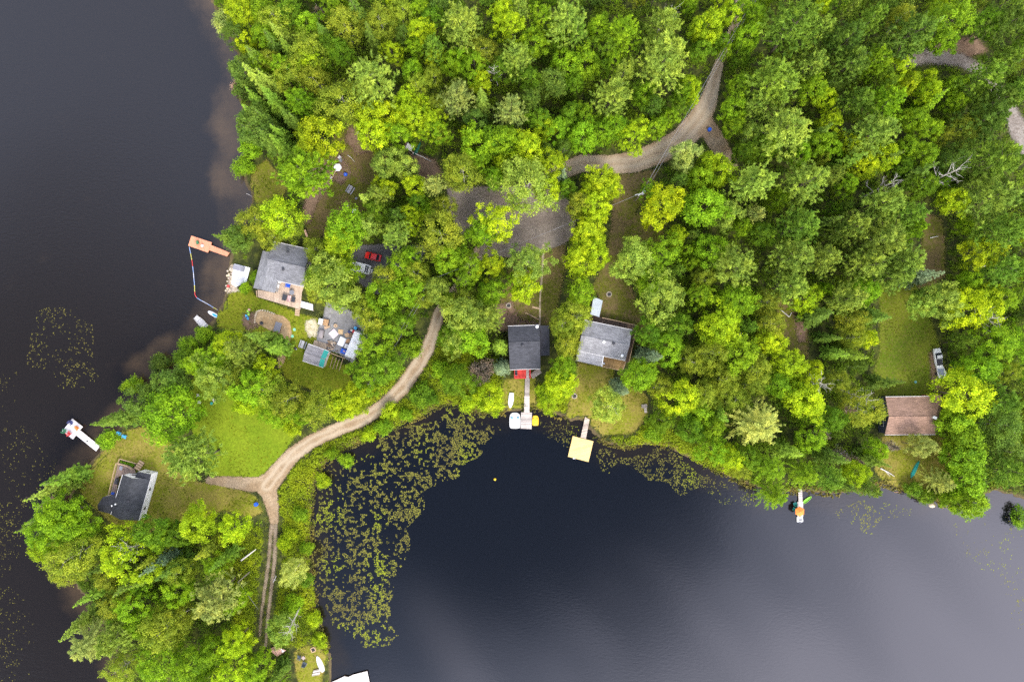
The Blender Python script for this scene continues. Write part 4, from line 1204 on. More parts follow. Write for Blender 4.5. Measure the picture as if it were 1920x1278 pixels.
def lerp2(a, b, t):
    return (a[0] + (b[0] - a[0]) * t, a[1] + (b[1] - a[1]) * t)


def inset(poly, d):
    cx = sum(p[0] for p in poly) / len(poly); cy = sum(p[1] for p in poly) / len(poly)
    out = []
    for x, y in poly:
        L = math.hypot(x - cx, y - cy)
        out.append((x - (x - cx) / L * d, y - (y - cy) / L * d))
    return out


def gable(q, ze, zr, t=0.16, f0=0.5, f1=0.5, hip0=0.0, hip1=0.0):
    """roof over the quad q (world xy, a-b is one gable end, c-d the other); ridge from between a,b to between d,c"""
    a, b, c, d = q
    r0 = lerp2(a, b, f0); r1 = lerp2(d, c, f1)
    e0 = lerp2(r0, r1, hip0); e1 = lerp2(r1, r0, hip1)
    top = [(*a, ze), (*b, ze), (*c, ze), (*d, ze), (*e0, zr), (*e1, zr)]
    bot = [(x, y, z - t) for x, y, z in top]
    mb = MB()
    F = [(0, 3, 5, 4), (1, 4, 5, 2), (0, 4, 1), (2, 5, 3)]
    F = [(0, 4, 5, 3), (1, 2, 5, 4)]
    if hip0: F.append((0, 1, 4))
    if hip1: F.append((2, 3, 5))
    mb.add(top, F); mb.add(bot, [tuple(reversed(f)) for f in F])
    for (i, j) in ((0, 3), (1, 2)):
        mb.add([top[i], top[j], bot[j], bot[i]], [(0, 1, 2, 3)])
    for (i, j) in ((0, 4), (4, 1), (2, 5), (5, 3)):
        mb.add([top[i], top[j], bot[j], bot[i]], [(0, 1, 2, 3)])
    return mb


def gable_walls(q, z0, ze, zr, f0=0.5, f1=0.5, hip0=0.0, hip1=0.0, ins=0.35):
    a, b, c, d = inset(q, ins)
    r0 = lerp2(a, b, f0); r1 = lerp2(d, c, f1)
    mb = MB()
    mb.prism([a, b, c, d], z0, ze - 0.2)
    if not hip0: mb.add([(*a, ze - .2), (*b, ze - .2), (*r0, zr - .3)], [(0, 1, 2)])
    if not hip1: mb.add([(*c, ze - .2), (*d, ze - .2), (*r1, zr - .3)], [(0, 1, 2)])
    return mb


def ang(a, b):
    return math.atan2(b[1] - a[1], b[0] - a[0])


def opening(root, name, a, b, t, z, w, h, mat, frame=None, out=0.03):
    """a window or door in the wall from a to b (world), t along it; the outside is to the right of a->b"""
    p = lerp2(a, b, t); th = ang(a, b)
    nx, ny = math.sin(th), -math.cos(th)
    f = MB().box(p[0] + nx * out, p[1] + ny * out, z, w, 0.08, h, th).build(name, frame or TRIM, root)
    MB().box(p[0] + nx * (out + 0.03), p[1] + ny * (out + 0.03), z, w - 0.16, 0.08, h - 0.16, th).build('pane' if name == 'window' else 'panel', mat, f)
    return f


def vent(root, px, z, mat=DARK, r=0.28, h=0.5, name='roof_vent'):
    x, y = W(px[0], px[1], z)
    mb = MB().lathe(x, y, [(r * 0.5, z - 0.5), (r * 0.5, z + h * .5), (r, z + h * .6), (r * .9, z + h * .85), (r * .2, z + h)], 10)
    return mb.build(name, mat, root)


def rail(root, line, z, h=0.95, name='railing', mat=TAN, gap=1.4):
    mb = MB()
    for a, b in zip(line[:-1], line[1:]):
        L = math.hypot(b[0] - a[0], b[1] - a[1]); th = ang(a, b); m = lerp2(a, b, .5)
        mb.box(m[0], m[1], z + h, L, 0.14, 0.06, th)
        mb.box(m[0], m[1], z + h * .5, L, 0.05, 0.06, th)
        k = max(1, int(L / gap))
        for q in range(k + 1):
            p = lerp2(a, b, q / k)
            mb.box(p[0], p[1], z + h / 2, 0.09, 0.09, h - .06, th)
    return mb.build(name, mat, root)


def legs(mb, poly, z0, z1, w=0.14):
    for p in poly:
        mb.box(p[0], p[1], (z0 + z1) / 2, w, w, z1 - z0)
    return mb


def steps(root, a, b, w, z0, z1, n, mat, name='steps'):
    mb = MB(); th = ang(a, b); L = math.hypot(b[0] - a[0], b[1] - a[1])
    for q in range(n):
        p = lerp2(a, b, (q + .5) / n)
        mb.box(p[0], p[1], z0 + (z1 - z0) * (q + 1) / n, L / n * 0.82, w, 0.07, th)
    for sg in (-1, 1):
        nx, ny = -math.sin(th) * sg * w / 2, math.cos(th) * sg * w / 2
        mb.add([(a[0] + nx, a[1] + ny, z0), (b[0] + nx, b[1] + ny, z1), (b[0] + nx, b[1] + ny, z1 - .2), (a[0] + nx, a[1] + ny, z0 - .2)], [(0, 1, 2, 3)])
    return mb.build(name, mat, root)


def center(poly):
    return (sum(p[0] for p in poly) / len(poly), sum(p[1] for p in poly) / len(poly))


def house(name, label, qpx, ze, zr, roofmat, wallmat, cat='house', group=None, **kw):
    q = WP(qpx, ze)
    c = center(q)
    root = thing(name, label, cat, (c[0], c[1], LAND), group)
    gable_walls(q, LAND - 0.1, ze, zr, **kw).build('wall', wallmat, root)
    kg = {k: v_ for k, v_ in kw.items() if k != 'ins'}
    g = gable(q, ze, zr, **kg)
    roof = g.build('roof', roofmat, root)
    r0 = lerp2(q[0], q[1], kw.get('f0', .5)); r1 = lerp2(q[3], q[2], kw.get('f1', .5))
    e0 = lerp2(r0, r1, kw.get('hip0', 0)); e1 = lerp2(r1, r0, kw.get('hip1', 0))
    MB().tube([(*e0, zr + .02), (*e1, zr + .02)], 0.09, 6).build('ridge_cap', roofmat, roof)
    fa = MB()
    for i, j in ((0, 3), (1, 2)):
        th = ang(q[i], q[j]); m = lerp2(q[i], q[j], .5); cc = lerp2(m, c, 1)
        s = 0.06 / max(math.hypot(m[0] - c[0], m[1] - c[1]), .1)
        m = (m[0] + (m[0] - c[0]) * s, m[1] + (m[1] - c[1]) * s)
        fa.box(m[0], m[1], ze - .1, math.hypot(q[j][0] - q[i][0], q[j][1] - q[i][1]), 0.12, 0.2, th)
    fa.build('eave_gutter', TRIM, roof)
    return root, q, roof


def pitch(root, name, q, z, mat, thick=0.14):
    """a plane roof: q world corners with their own heights z"""
    top = [(q[k][0], q[k][1], z[k]) for k in range(4)]
    bot = [(p[0], p[1], p[2] - thick) for p in top]
    mb = MB().add(top + bot, [(0, 1, 2, 3), (7, 6, 5, 4), (0, 4, 5, 1), (1, 5, 6, 2), (2, 6, 7, 3), (3, 7, 4, 0)])
    a = sum(q[k][0] * q[(k + 1) % 4][1] - q[(k + 1) % 4][0] * q[k][1] for k in range(4))
    if a < 0: mb.f = [tuple(reversed(f)) for f in mb.f]
    return mb.build(name, mat, root)


def deck(root, poly, z, mat, name='deck', thick=0.12, posts=True):
    MB().prism(poly, z - thick, z).build(name, mat, root)
    if posts and z - LAND > 0.4:
        legs(MB(), inset(poly, .25), LAND - .1, z - thick).build('deck_posts', BROWN, root)


# 1 --- white cottage with the charcoal roof, on the point
A1 = math.radians(15)
CHAR = mat_shingle('charcoal_shingles', (0.040, 0.042, 0.047), -A1, 0.22)
CHAR2 = mat_shingle('charcoal_shingles_cross', (0.030, 0.031, 0.036), -A1 + math.pi / 2, 0.22)
SIDING = mat_plain('white_siding', (0.60, 0.61, 0.63), 0.6, 0.08, 1.2)
q1 = [(230, 889.5), (282, 897), (260, 975), (208, 964)]
root, q, roof = house('white_cottage', 'small white-walled cottage with charcoal roof and dormer on the wooded point', q1, 4.1, 6.3, CHAR, SIDING, ins=0.15)
wi = [(193, 931), (217, 937), (208, 964), (184, 957)]
wq = WP(wi, 3.7)
gable_walls([wq[0], wq[3], wq[2], wq[1]], LAND - .1, 3.6, 4.6, ins=.12).build('wall', SIDING, root)
r = gable([wq[0], wq[3], lerp2(wq[2], q[2], .35), lerp2(wq[1], q[1], .35)], 3.7, 5.0); r.build('roof', CHAR2, root)
en = WP([(257, 884), (283, 889), (281, 899), (254, 894)], 4.3)
MB().prism(inset(en, .1), LAND - .1, 4.1).build('wall', SIDING, root)
pitch(root, 'roof', [en[0], en[1], en[2], en[3]], [4.2, 4.2, 4.6, 4.6], CHAR2)
qi = inset(q, .15)
a, b = qi[2], qi[1]
opening(root, 'window', a, b, .25, 2.6, 0.9, 1.0, GLASS); opening(root, 'window', a, b, .72, 2.6, 0.9, 1.0, GLASS)
opening(root, 'window', qi[1], qi[0], .70, 2.6, 1.5, 1.3, GLASS)
e2 = inset(en, .1)
opening(root, 'window', e2[1], e2[0], .45, 2.8, 0.9, 0.8, GLASS)
w2 = inset([wq[0], wq[3], wq[2], wq[1]], .12)
opening(root, 'window', w2[3], w2[0], .5, 2.3, 1.6, 1.3, GLASS)
vent(root, (241, 939), 6.0, DARK, .4, .5); vent(root, (240.5, 957.5), 5.9, DARK, .25, .4)
vent(root, (210.5, 947.5), 4.9, WHITE, .22, .35); vent(root, (217, 944.5), 5.2, WHITE, .22, .35)
dk = WP([(221, 867), (241, 872.5), (252, 879), (254, 886), (230, 890), (222, 893), (217, 930), (206, 928), (217, 886)], 1.3)
DECKB = mat_planks('brown_decking', (0.21, 0.15, 0.115), -A1, 0.15, 0.25)
deck(root, dk, 1.25, DECKB, posts=False)
rail(root, WP([(206, 928), (216, 886), (221, 867), (240, 872)], 1.3), 1.25)
rail(root, WP([(240, 872), (251, 879)], 1.3), 1.25)
steps(root, W(267, 864, .6), W(256, 880, 1.2), 1.5, .6, 1.2, 4, TAN)
pl = thing('garden_bed', 'fenced bed of bright greens above the charcoal-roofed cottage deck', 'garden bed', (*W(238, 866, .6), LAND))
MB().prism(WP([(224, 861), (255, 869), (251, 878), (222, 869)], .8), LAND, .85).build('bed', mat_plain('soil', (0.05, 0.035, 0.02)), pl)
rail(pl, WP([(223, 868), (226, 859), (257, 868)], .8), .75, .6)
rr = np.random.default_rng(3); p = np.array([W(*lerp2(lerp2((226, 863), (252, 870), s), lerp2((225, 868), (250, 876), s), t), .9) for s, t in rr.random((120, 2))])
Cc = np.repeat(np.column_stack([p, np.full(len(p), .9)]), 10, 0) + rr.normal(size=(1200, 3)) * .14
g = link(bpy.data.objects.new('foliage', cards_mesh('foliage', Cc - np.array(pl.location), rr.normal(size=(1200, 3)) + np.array([0, 0, .8]), .16, .6, rr, rr.random(1200), LEAF)), pl)
g.color = (.12, .25, .01, 1)
t = thing('covered_grill', 'large black covered grill on the cottage deck rail side', 'grill', (*W(219, 902, 1.3), 1.25))
x, y = W(218.5, 902, 1.7)
MB().box(x, y, 1.65, .9, 1.7, .8, -A1, .8).build('cover', DARK, t); MB().box(x, y, 2.11, .5, 1.3, .12, -A1, .7).build('lid', DARK, t)
t = tag(MB().box(*W(211.5, 924.5, 1.5), 1.5, .7, .55, .5, -A1, .92).build('cooler', BLUE), 'bright blue cooler on the deck beside the charcoal-roofed wing', 'cooler')
t = thing('patio_table', 'small grey glass table on the upper end of the cottage deck', 'table', (*W(227, 877, 1.5), 1.25))
x, y = W(227, 877, 1.9); MB().box(x, y, 1.95, .8, 1.1, .05, -A1).build('top', GREY, t); legs(MB(), [(x - .3, y - .4), (x + .3, y - .4), (x + .3, y + .4), (x - .3, y + .4)], 1.25, 1.92, .05).build('legs', DARK, t)

# 2 --- grey L-shaped cottage by the lake
GSH = mat_shingle('grey_shingles', (0.150, 0.150, 0.158), 0.25, 0.20, c2=(0.125, 0.125, 0.135))
GSH2 = mat_shingle('grey_shingles_wing', (0.165, 0.165, 0.172), 0.25 + math.pi / 2, 0.18)
WALLG = mat_planks('grey_siding', (0.30, 0.29, 0.28), 0, 0.2, 0.1, 0.06, 0.1)
root, q, roof = house('grey_cottage', 'grey-shingled L-shaped cottage with a big deck above the beach lawn', [(583, 468), (570, 537), (500, 522), (513, 453)], 4.0, 6.0, GSH, WALLG)
lw = WP([(492.5, 470), (533, 479), (515, 549), (474.7, 539.5)], 4.0)
gable_walls(lw, LAND - .1, 3.95, 5.3, ins=.4).build('wall', WALLG, root)
gable(lw, 3.95, 5.35).build('roof', GSH2, root)
vent(root, (540, 472), 5.6, DARK, .4, .5); vent(root, (531.5, 505), 5.7, DARK, .4, .5)
lwi = inset(lw, .4)
opening(root, 'window', lwi[3], lwi[2], .5, 2.3, 2.2, 1.4, GLASS); opening(root, 'door', lwi[2], lwi[1], .3, 1.9, 1.0, 2.0, WHITE)
opening(root, 'window', lwi[0], lwi[3], .5, 2.3, 1.6, 1.2, GLASS)
dk = WP([(483, 543), (517, 549), (521, 528), (572, 531), (566, 548), (563, 580), (484, 557)], 1.1)
PINE_DECK = mat_planks('pale_decking', (0.40, 0.30, 0.215), 0.0, 0.15, 0.2)
deck(root, dk, 1.1, PINE_DECK)
rail(root, WP([(484, 557), (483, 545)], 1.1), 1.1)
steps(root, W(557, 592, .6), W(558, 579, 1.05), 1.2, .6, 1.05, 4, TAN)

# 3 --- black-roofed cottage with the red porch
BLK = mat_shingle('black_shingles', (0.050, 0.051, 0.058), 0.02, 0.18)
root, q, roof = house('black_roof_cottage', 'black-roofed cottage with a red porch at the head of the boardwalk', [(1011.4, 609.3), (1013.4, 690.7), (956, 692.7), (952.4, 611.4)], 4.4, 6.2, BLK,
                      mat_planks('red_siding', (0.34, 0.03, 0.025), 0, .2, .1, .06, .1), f0=.37, f1=.37)
sq = WP([(1012, 610), (1029.7, 610), (1030.7, 666), (1013.6, 667)], 3.4)
MB().prism(inset(sq, .2), LAND - .1, 3.2).build('wall', mat_planks('dark_siding', (0.06, 0.055, 0.055), 0, .2, .1), root)
pitch(root, 'side_roof', sq, [3.75, 3.3, 3.3, 3.75], mat_shingle('black_shingles_side', (0.034, 0.035, 0.042), math.pi / 2, 0.15))
vent(root, (980, 647), 6.0, DARK, .4, .5); x, y = W(1007, 612.5, 4.6)
d_ = MB().box(x, y, 4.6, .1, .1, .7); d_.lathe(x, y, [(.05, 4.75), (.42, 4.85), (.42, 4.92)], 12); d_.build('satellite_dish', WHITE, root)
dk = WP([(964.6, 690), (994, 690), (994.6, 708.5), (964.6, 709)], 1.5)
RDECK = mat_planks('red_deck_boards', (0.42, 0.04, 0.032), 0, .15, .15, .08, .15)
deck(root, dk, 1.5, RDECK)
rail(root, [dk[0], dk[3], lerp2(dk[3], dk[2], .72)], 1.5, .9, 'railing', REDP); rail(root, [lerp2(dk[3], dk[2], .97), dk[2], dk[1]], 1.5, .9, 'railing', REDP)
x, y = W(968, 699, 1.9); t = thing('lounge_chair', 'dark lounge chair on the red porch', 'chair', (x, y, 1.5))
MB().box(x, y, 1.8, .6, 1.3, .12).build('seat', DARK, t); MB().box(x, y - .55, 2.05, .6, .12, .5).build('backrest', GREY, t)
GWOOD = mat_planks('grey_weathered_boards', (0.27, 0.235, 0.21), math.pi / 2, .16, .25)
t = thing('stairway', 'wide grey wooden stairs climbing beside the red porch', 'stairs', (*W(1004, 700), LAND))
steps(t, W(996, 705.5, .7), W(1013, 694, 2.0), 1.5, .7, 2.0, 8, GWOOD, 'treads')
wk = WP([(984.6, 709), (993.4, 709), (992.4, 742), (983.6, 742)], .9)
t = thing('boardwalk', 'long grey plank boardwalk from the red porch down to the bay', 'boardwalk', (*W(988, 740), LAND))
MB().prism(WP([(986.5, 693), (992, 693), (992, 709.5), (986.5, 709.5)], 1.6), 1.53, 1.57).build('runner', GWOOD, t)
MB().prism(wk, .85, .95).build('upper_walk', GWOOD, t)
MB().prism(WP([(983.2, 741), (992.8, 741), (993, 773), (982.6, 773)], .7), .62, .74).build('lower_walk', mat_planks('pale_boards', (0.42, 0.37, 0.33), math.pi / 2, .2, .2), t)
legs(MB(), [W(984, 715), W(993, 715), W(984, 738), W(992, 738), W(983, 768), W(992, 768)], -1.0, .85).build('posts', BROWN, t)


def dock(name, label, polys, z, mat, group=None, fascia=None):
    c = W(*center(polys[0]), 0)
    t = thing(name, label, 'dock', (*c, 0.0), group)
    for k, p_ in enumerate(polys):
        wq_ = WP(p_, z)
        MB().prism(wq_, z - .12 - .003 * k, z - .003 * k).build('platform' if k == 0 else 'walkway', mat, t)
        MB().prism(inset(wq_, .06), z - .35, z - .12 - .003 * k).build('frame', fascia or BROWN, t)
        legs(MB(), inset(wq_, .3), -1.6, z - .12, .16).build('posts', fascia or BROWN, t)
    return t


dock('swimming_dock', 'grey plank dock between the blue-white and the yellow pedal boats', [[(977, 772.6), (997.4, 773), (996.8, 804), (976, 803)]], .6, mat_planks('grey_dock_boards', (0.31, 0.275, 0.25), math.pi / 2, .2, .25))
OD = mat_planks('orange_stained_boards', (0.46, 0.19, 0.11), math.radians(-18), .2, .12, .1, .15)
dock('orange_dock', 'orange-stained plank dock reaching into the dark lake', [[(358.8, 441.7), (397, 454.4), (389.8, 473.7), (352.7, 460.5)], [(395.5, 459), (430.5, 473.7), (425.5, 480.8), (392, 469)]], .6, OD, fascia=mat_plain('orange_fascia', (0.16, 0.06, 0.035)))
WD = mat_planks('white_dock_boards', (0.52, 0.50, 0.50), math.radians(-37), .2, .12, .08, .12)
dock('white_dock', 'white T-shaped dock with coloured chairs off the wooded point', [[(135.3, 784.6), (155, 799.7), (136.6, 823.4), (116.4, 808)], [(150.3, 806.5), (187, 836), (180, 845.5), (142.5, 815.5)]], .6, WD)
YD = mat_planks('yellow_boards', (0.52, 0.38, 0.15), math.radians(-14) + math.pi / 2, .15, .12, .06, .18)
t = dock('swim_platform', 'square bright yellow swim platform with a white ladder', [[(1074, 817), (1112.7, 826.8), (1103.5, 865.5), (1064.8, 855.6)]], .6, YD)
x, y = W(1076, 859.5, .5); lad = MB()
for sg in (-.25, .25): lad.tube([(x + sg, y, -.6), (x + sg, y, 1.0), (x + sg, y + .4, 1.0)], .035, 6)
for k in range(4): lad.box(x, y, -.5 + .35 * k, .5, .08, .04)
lad.build('ladder', WHITE, t)
t = thing('gangway', 'weathered plank gangway between shore and yellow platform', 'gangway', (*W(1097, 800), 0))
MB().prism(WP([(1097, 781), (1105.5, 786), (1098.6, 822.5), (1088.7, 819.7)], .75), .64, .75).build('planks', mat_planks('gangway_boards', (0.33, 0.27, 0.22), math.radians(-14) + math.pi / 2, .22, .3), t)
legs(MB(), WP([(1096, 800), (1101, 803), (1090, 818), (1098, 820)], .6), -1.2, .64).build('posts', BROWN, t)
dock('plank_dock', 'wide weathered white plank dock at the bottom edge of the photo', [[(644.5, 1267), (653, 1268.5), (661, 1264.5), (688.7, 1257.5), (696, 1296), (650, 1306)], [(620, 1279), (645, 1267.5), (650, 1290), (628, 1300)]], .6, mat_planks('white_worn_boards', (0.46, 0.43, 0.41), math.radians(-14), .2, .2))
t = dock('parasol_dock', 'narrow pale stone and plank dock under the orange parasol', [[(1495.5, 940), (1506, 940), (1506, 968), (1495.5, 968)], [(1497, 916), (1504, 916), (1505, 942), (1497.5, 942)]], .5, mat_planks('pale_dock_boards', (0.42, 0.37, 0.33), math.pi / 2, .25, .3))

# 4 --- cottage with the streaked grey roof and its decks
A4 = math.radians(-11.5)
STK = mat_shingle('streaked_grey_shingles', (0.225, 0.222, 0.228), -A4, 0.38, c2=(0.150, 0.147, 0.152))
root, q, roof = house('streaked_roof_cottage', 'cottage with a streaked grey roof and wrap-round brown deck', [(1185, 618.5), (1172.4, 675.6), (1083, 657), (1095.5, 600)], 4.3, 5.9, STK, mat_planks('brown_siding', (0.11, 0.08, 0.06), 0, .2, .1))
lt = WP([(1083, 657), (1131, 667), (1128.5, 687), (1080, 676)], 3.9)
MB().prism(inset(lt, .3), LAND - .1, 3.5).build('wall', BROWN, root)
pitch(root, 'porch_roof', lt, [4.25, 4.25, 3.6, 3.6], mat_shingle('pale_grey_shingles', (0.25, 0.245, 0.25), -A4, .25))
MB().tube([(*lt[1], 4.3), (*lt[2], 3.66)], .12, 6).build('gutter', WHITE, root)
vent(root, (1132, 641), 5.75, WHITE, .42, .45); vent(root, (1150.4, 643.7), 5.8, DARK, .42, .5); vent(root, (1166.4, 666.3), 4.8, WHITE, .4, .4, 'skylight')
TDECK = mat_planks('tan_decking', (0.27, 0.165, 0.065), -A4 + math.pi / 2, .16, .12)
deck(root, WP([(1131, 668), (1173, 677), (1166.4, 694), (1128, 686)], 1.6), 1.6, TDECK)
rail(root, WP([(1128.5, 687), (1166.4, 694.5), (1172.5, 678)], 1.6), 1.6)
BDECK = mat_planks('dark_decking', (0.105, 0.068, 0.046), -A4, .16, .2)
deck(root, WP([(1104, 588), (1128, 595.5), (1193.5, 610), (1190, 624), (1100, 606)], 1.6), 1.6, BDECK)
deck(root, WP([(1193.5, 610), (1178, 680), (1168, 678), (1183, 614)], 1.55), 1.55, BDECK, 'side_deck')
rail(root, WP([(1128, 595.5), (1193.5, 610), (1178, 680)], 1.6), 1.6)
x, y = W(1131.5, 681, 2); t = thing('charcoal_grill', 'small round grill at the porch corner of the tan deck', 'grill', (x, y, 1.6))
MB().lathe(x, y, [(.1, 2.1), (.3, 2.25), (.34, 2.4), (.25, 2.6), (.05, 2.68)], 12).build('kettle', STEEL, t); legs(MB(), [(x - .2, y - .15), (x + .2, y - .15), (x, y + .2)], 1.6, 2.2, .04).build('legs', DARK, t)
ta = WP([(1113, 556.5), (1130.5, 563.3), (1123.8, 594), (1107, 589)], 3.0)
root = thing('metal_shed', 'narrow shed with a pale blue-grey metal roof above the streaked cottage', 'shed', (*center(ta), LAND))
MB().prism(inset(ta, .25), LAND - .1, 2.7).build('wall', BROWN, root)
pitch(root, 'roof', ta, [3.0, 2.8, 2.8, 3.0], mat_planks('metal_roofing', (0.32, 0.35, 0.37), A4 + math.pi / 2, .3, .06, .06, .12))
opening(root, 'door', inset(ta, .25)[2], inset(ta, .25)[1], .3, 1.6, .9, 1.9, BROWN)

# 5 --- brown-roofed house by the bay
BR = mat_shingle('brown_shingles', (0.225, 0.140, 0.100), 0.0, 0.16, c2=(0.205, 0.128, 0.093))
root, q, roof = house('brown_roof_house', 'house with a faded brown hipped roof beside the mown lawn', [(1660.5, 744), (1659, 814.5), (1763, 813.7), (1764.6, 742.5)], 4.3, 6.1, BR, mat_planks('navy_siding', (0.03, 0.035, 0.055), 0, .2, .1), hip1=.16)
qi = inset(q, .35)
opening(root, 'window', qi[0], qi[1], .25, 2.4, 1.8, 1.4, GLASS); opening(root, 'window', qi[0], qi[1], .72, 2.4, 1.8, 1.4, GLASS)
en = WP([(1743, 740), (1764.8, 740), (1764.8, 752), (1743, 752)], 4.25)
pitch(root, 'porch_roof', en, [4.28, 4.28, 4.75, 4.75], BR)
x, y = W(1752, 782.5, 6.3); ch = MB().box(x, y, 5.9, .9, .6, 1.2, -.35).build('chimney', TRIM, root); MB().box(x, y, 6.55, 1.0, .7, .08, -.35).build('cap', WHITE, ch)
dk = WP([(1729, 740), (1743, 739.5), (1743, 748), (1729, 748)], 1.0); deck(root, dk, 1.0, mat_planks('red_brown_boards', (0.25, 0.10, 0.06), 0, .15, .15), 'porch')
MB().tube([W(1741, 744, 1) + (1.0,), W(1741, 744, 1) + (3.9,)], .1, 6).build('porch_post', WHITE, root)

# 6 --- shed and camper of the lake cottage yard
A6 = math.radians(-19)
root, q, roof = house('garden_shed', 'grey shed with a green-edged roof in the cluttered yard', [(577.8, 644.5), (567.5, 676), (606, 688.5), (616.7, 658.5)], 2.9, 3.7, mat_shingle('shed_shingles', (0.19, 0.18, 0.185), -A6, .2), mat_planks('shed_siding', (0.5, 0.46, 0.43), 0, .2, .1), 'shed', ins=.12)
ge = [lerp2(q[0], q[3], .78), lerp2(q[1], q[2], .78), q[2], q[3]]
g = gable(ge, 2.92, 3.73); g.build('green_edge', TEAL, roof)
dk = WP([(590, 637), (614, 645), (611, 655), (586, 646)], .75)
t = thing('porch_boards', 'tan board landing between the woodpile and green-edged shed', 'landing', (*center(dk), LAND)); MB().prism(dk, .6, .75).build('boards', mat_planks('landing_boards', (0.34, 0.26, 0.18), A6, .16, .2), t)
MB().prism(inset(dk, .1), .4, .6).build('frame', BROWN, t)
t = thing('timber_frame', 'open timber frame of pale beams beside the green-edged shed', 'timber frame', (*W(633, 675), LAND))
MB().tube([W(621, 662, .9) + (.95,), W(646, 671.5, .9) + (.95,)], .12, 6).build('header', TAN, t)
for k, (a, b) in enumerate((((625, 668), (618.5, 688)), ((631, 670), (623.5, 691.5)), ((636.5, 672), (629.5, 692)), ((643, 672), (636, 694)))):
    MB().tube([W(*a, .8) + (.8,), W(*b, .8) + (.75,)], .09, 6).build('beam', TAN, t)
legs(MB(), [W(621, 662), W(646, 671), W(618, 688), W(636, 694)], .4, .85, .12).build('posts', BROWN, t)


def boxy_trailer(name, label, c, deg, L, Wd, Hh, cat, stripe=None, tanks=False, group=None):
    th = -math.radians(deg); x, y = W(*c, 2.2)
    t = thing(name, label, cat, (x, y, LAND), group)
    ux, uy = math.cos(th), math.sin(th)
    R = lambda a, b: (x + a * ux - b * uy, y + a * uy + b * ux)
    prof = [(-L / 2, .9), (-L / 2, Hh * .8), (-L / 2 + .35, Hh), (L / 2 - .35, Hh), (L / 2, Hh * .8), (L / 2, .9)]
    mb = MB(); vs = []
    for sg in (-Wd / 2, Wd / 2):
        vs += [(*R(a, sg), z) for a, z in prof]
    k = len(prof)
    mb.add(vs, [tuple(range(k)), tuple(range(k, 2 * k))[::-1]] + [(q, k + q, k + (q + 1) % k, (q + 1) % k) for q in range(k)])
    mb.build('body', CARWHITE, t)
    for sg in (-1, 1):
        px_, py_ = R(-.2, sg * (Wd / 2 - .12)); w_ = MB()
        w_.tube([(px_ - uy * .12, py_ + ux * .12, .9), (px_ + uy * .12, py_ - ux * .12, .9)], .36, 14); w_.build('wheel', TYRE, t)
    if stripe:
        for s0 in stripe:
            p = R(s0, 0); MB().box(p[0], p[1], Hh + .04, .38, Wd * .82, .06, th).build('roof_strip', DARK, t)
    p = R(-.6, 0); MB().box(p[0], p[1], Hh + .1, .6, .6, .2, th).build('roof_hatch', OFFWHITE, t)
    p = R(0, -Wd / 2 - .015); MB().box(p[0], p[1], 2.1, 1.1, .05, .7, th).build('window', GLASS, t)
    p = R(L / 2 + .55, 0); MB().box(p[0], p[1], .95, 1.2, .14, .12, th).build('drawbar', DARK, t)
    if tanks:
        for sg in (-.25, .25):
            p = R(L / 2 + .35, sg); MB().lathe(p[0], p[1], [(.18, .95), (.2, 1.2), (.2, 1.5), (.08, 1.65)], 10).build('gas_tank', WHITE, t)
    return t


boxy_trailer('camper_trailer', 'white camper trailer with dark roof strips below the red car', (675, 501.5), 15, 5.4, 2.4, 2.9, 'trailer', (1.7, 2.2), True)
boxy_trailer('travel_trailer', 'long white trailer tucked under trees beside the cluttered yard', (664.5, 646), 112, 7.4, 2.4, 2.8, 'trailer')


def lounger_row(): pass


# patio by the lake
pt = [(439.7, 494), (469, 502), (462, 528), (442, 538), (434, 532), (437, 507)]
t = thing('concrete_patio', 'white concrete patio slab beside the stony lake shore', 'patio', (*W(451, 513), LAND))
MB().prism(WP(pt, .7), .5, .72).build('slab', WHITE, t)
MB().prism(WP([(441.5, 512), (459.5, 516.5), (456, 531), (442, 536.5), (436, 531)], .74), .70, .745).build('worn_area', mat_plain('worn_concrete', (.36, .36, .37), .9, .3, 1.5), t)
t = thing('sun_bed', 'wide grey sun bed on the white lakeside patio', 'lounger', (*W(448, 503, .9), .72))
x, y = W(447.5, 502.5, 1.1); th = math.radians(-15)
MB().box(x, y, 1.0, 3.1, 1.35, .3, th).build('mattress', mat_planks('grey_cushion', (.20, .20, .23), th, .4, .08, .06, .1), t); MB().box(x, y, .8, 2.9, 1.2, .16, th).build('base', DARK, t)
MB().box(x + 1.2 * math.cos(th), y + 1.2 * math.sin(th), 1.2, .5, 1.25, .2, th).build('headrest', GREY, t)
t = thing('flower_pot', 'red flower pot on the stony shore by the white patio', 'flower pot', (*W(429, 536.5), LAND))
x, y = W(429, 536.5, .8); MB().lathe(x, y, [(.22, .5), (.34, .95), (.3, .95)], 12).build('pot', RUST, t); MB().lathe(x, y, [(.25, .95), (.42, 1.1), (.35, 1.35), (.08, 1.45)], 9).build('flowers', REDP, t)


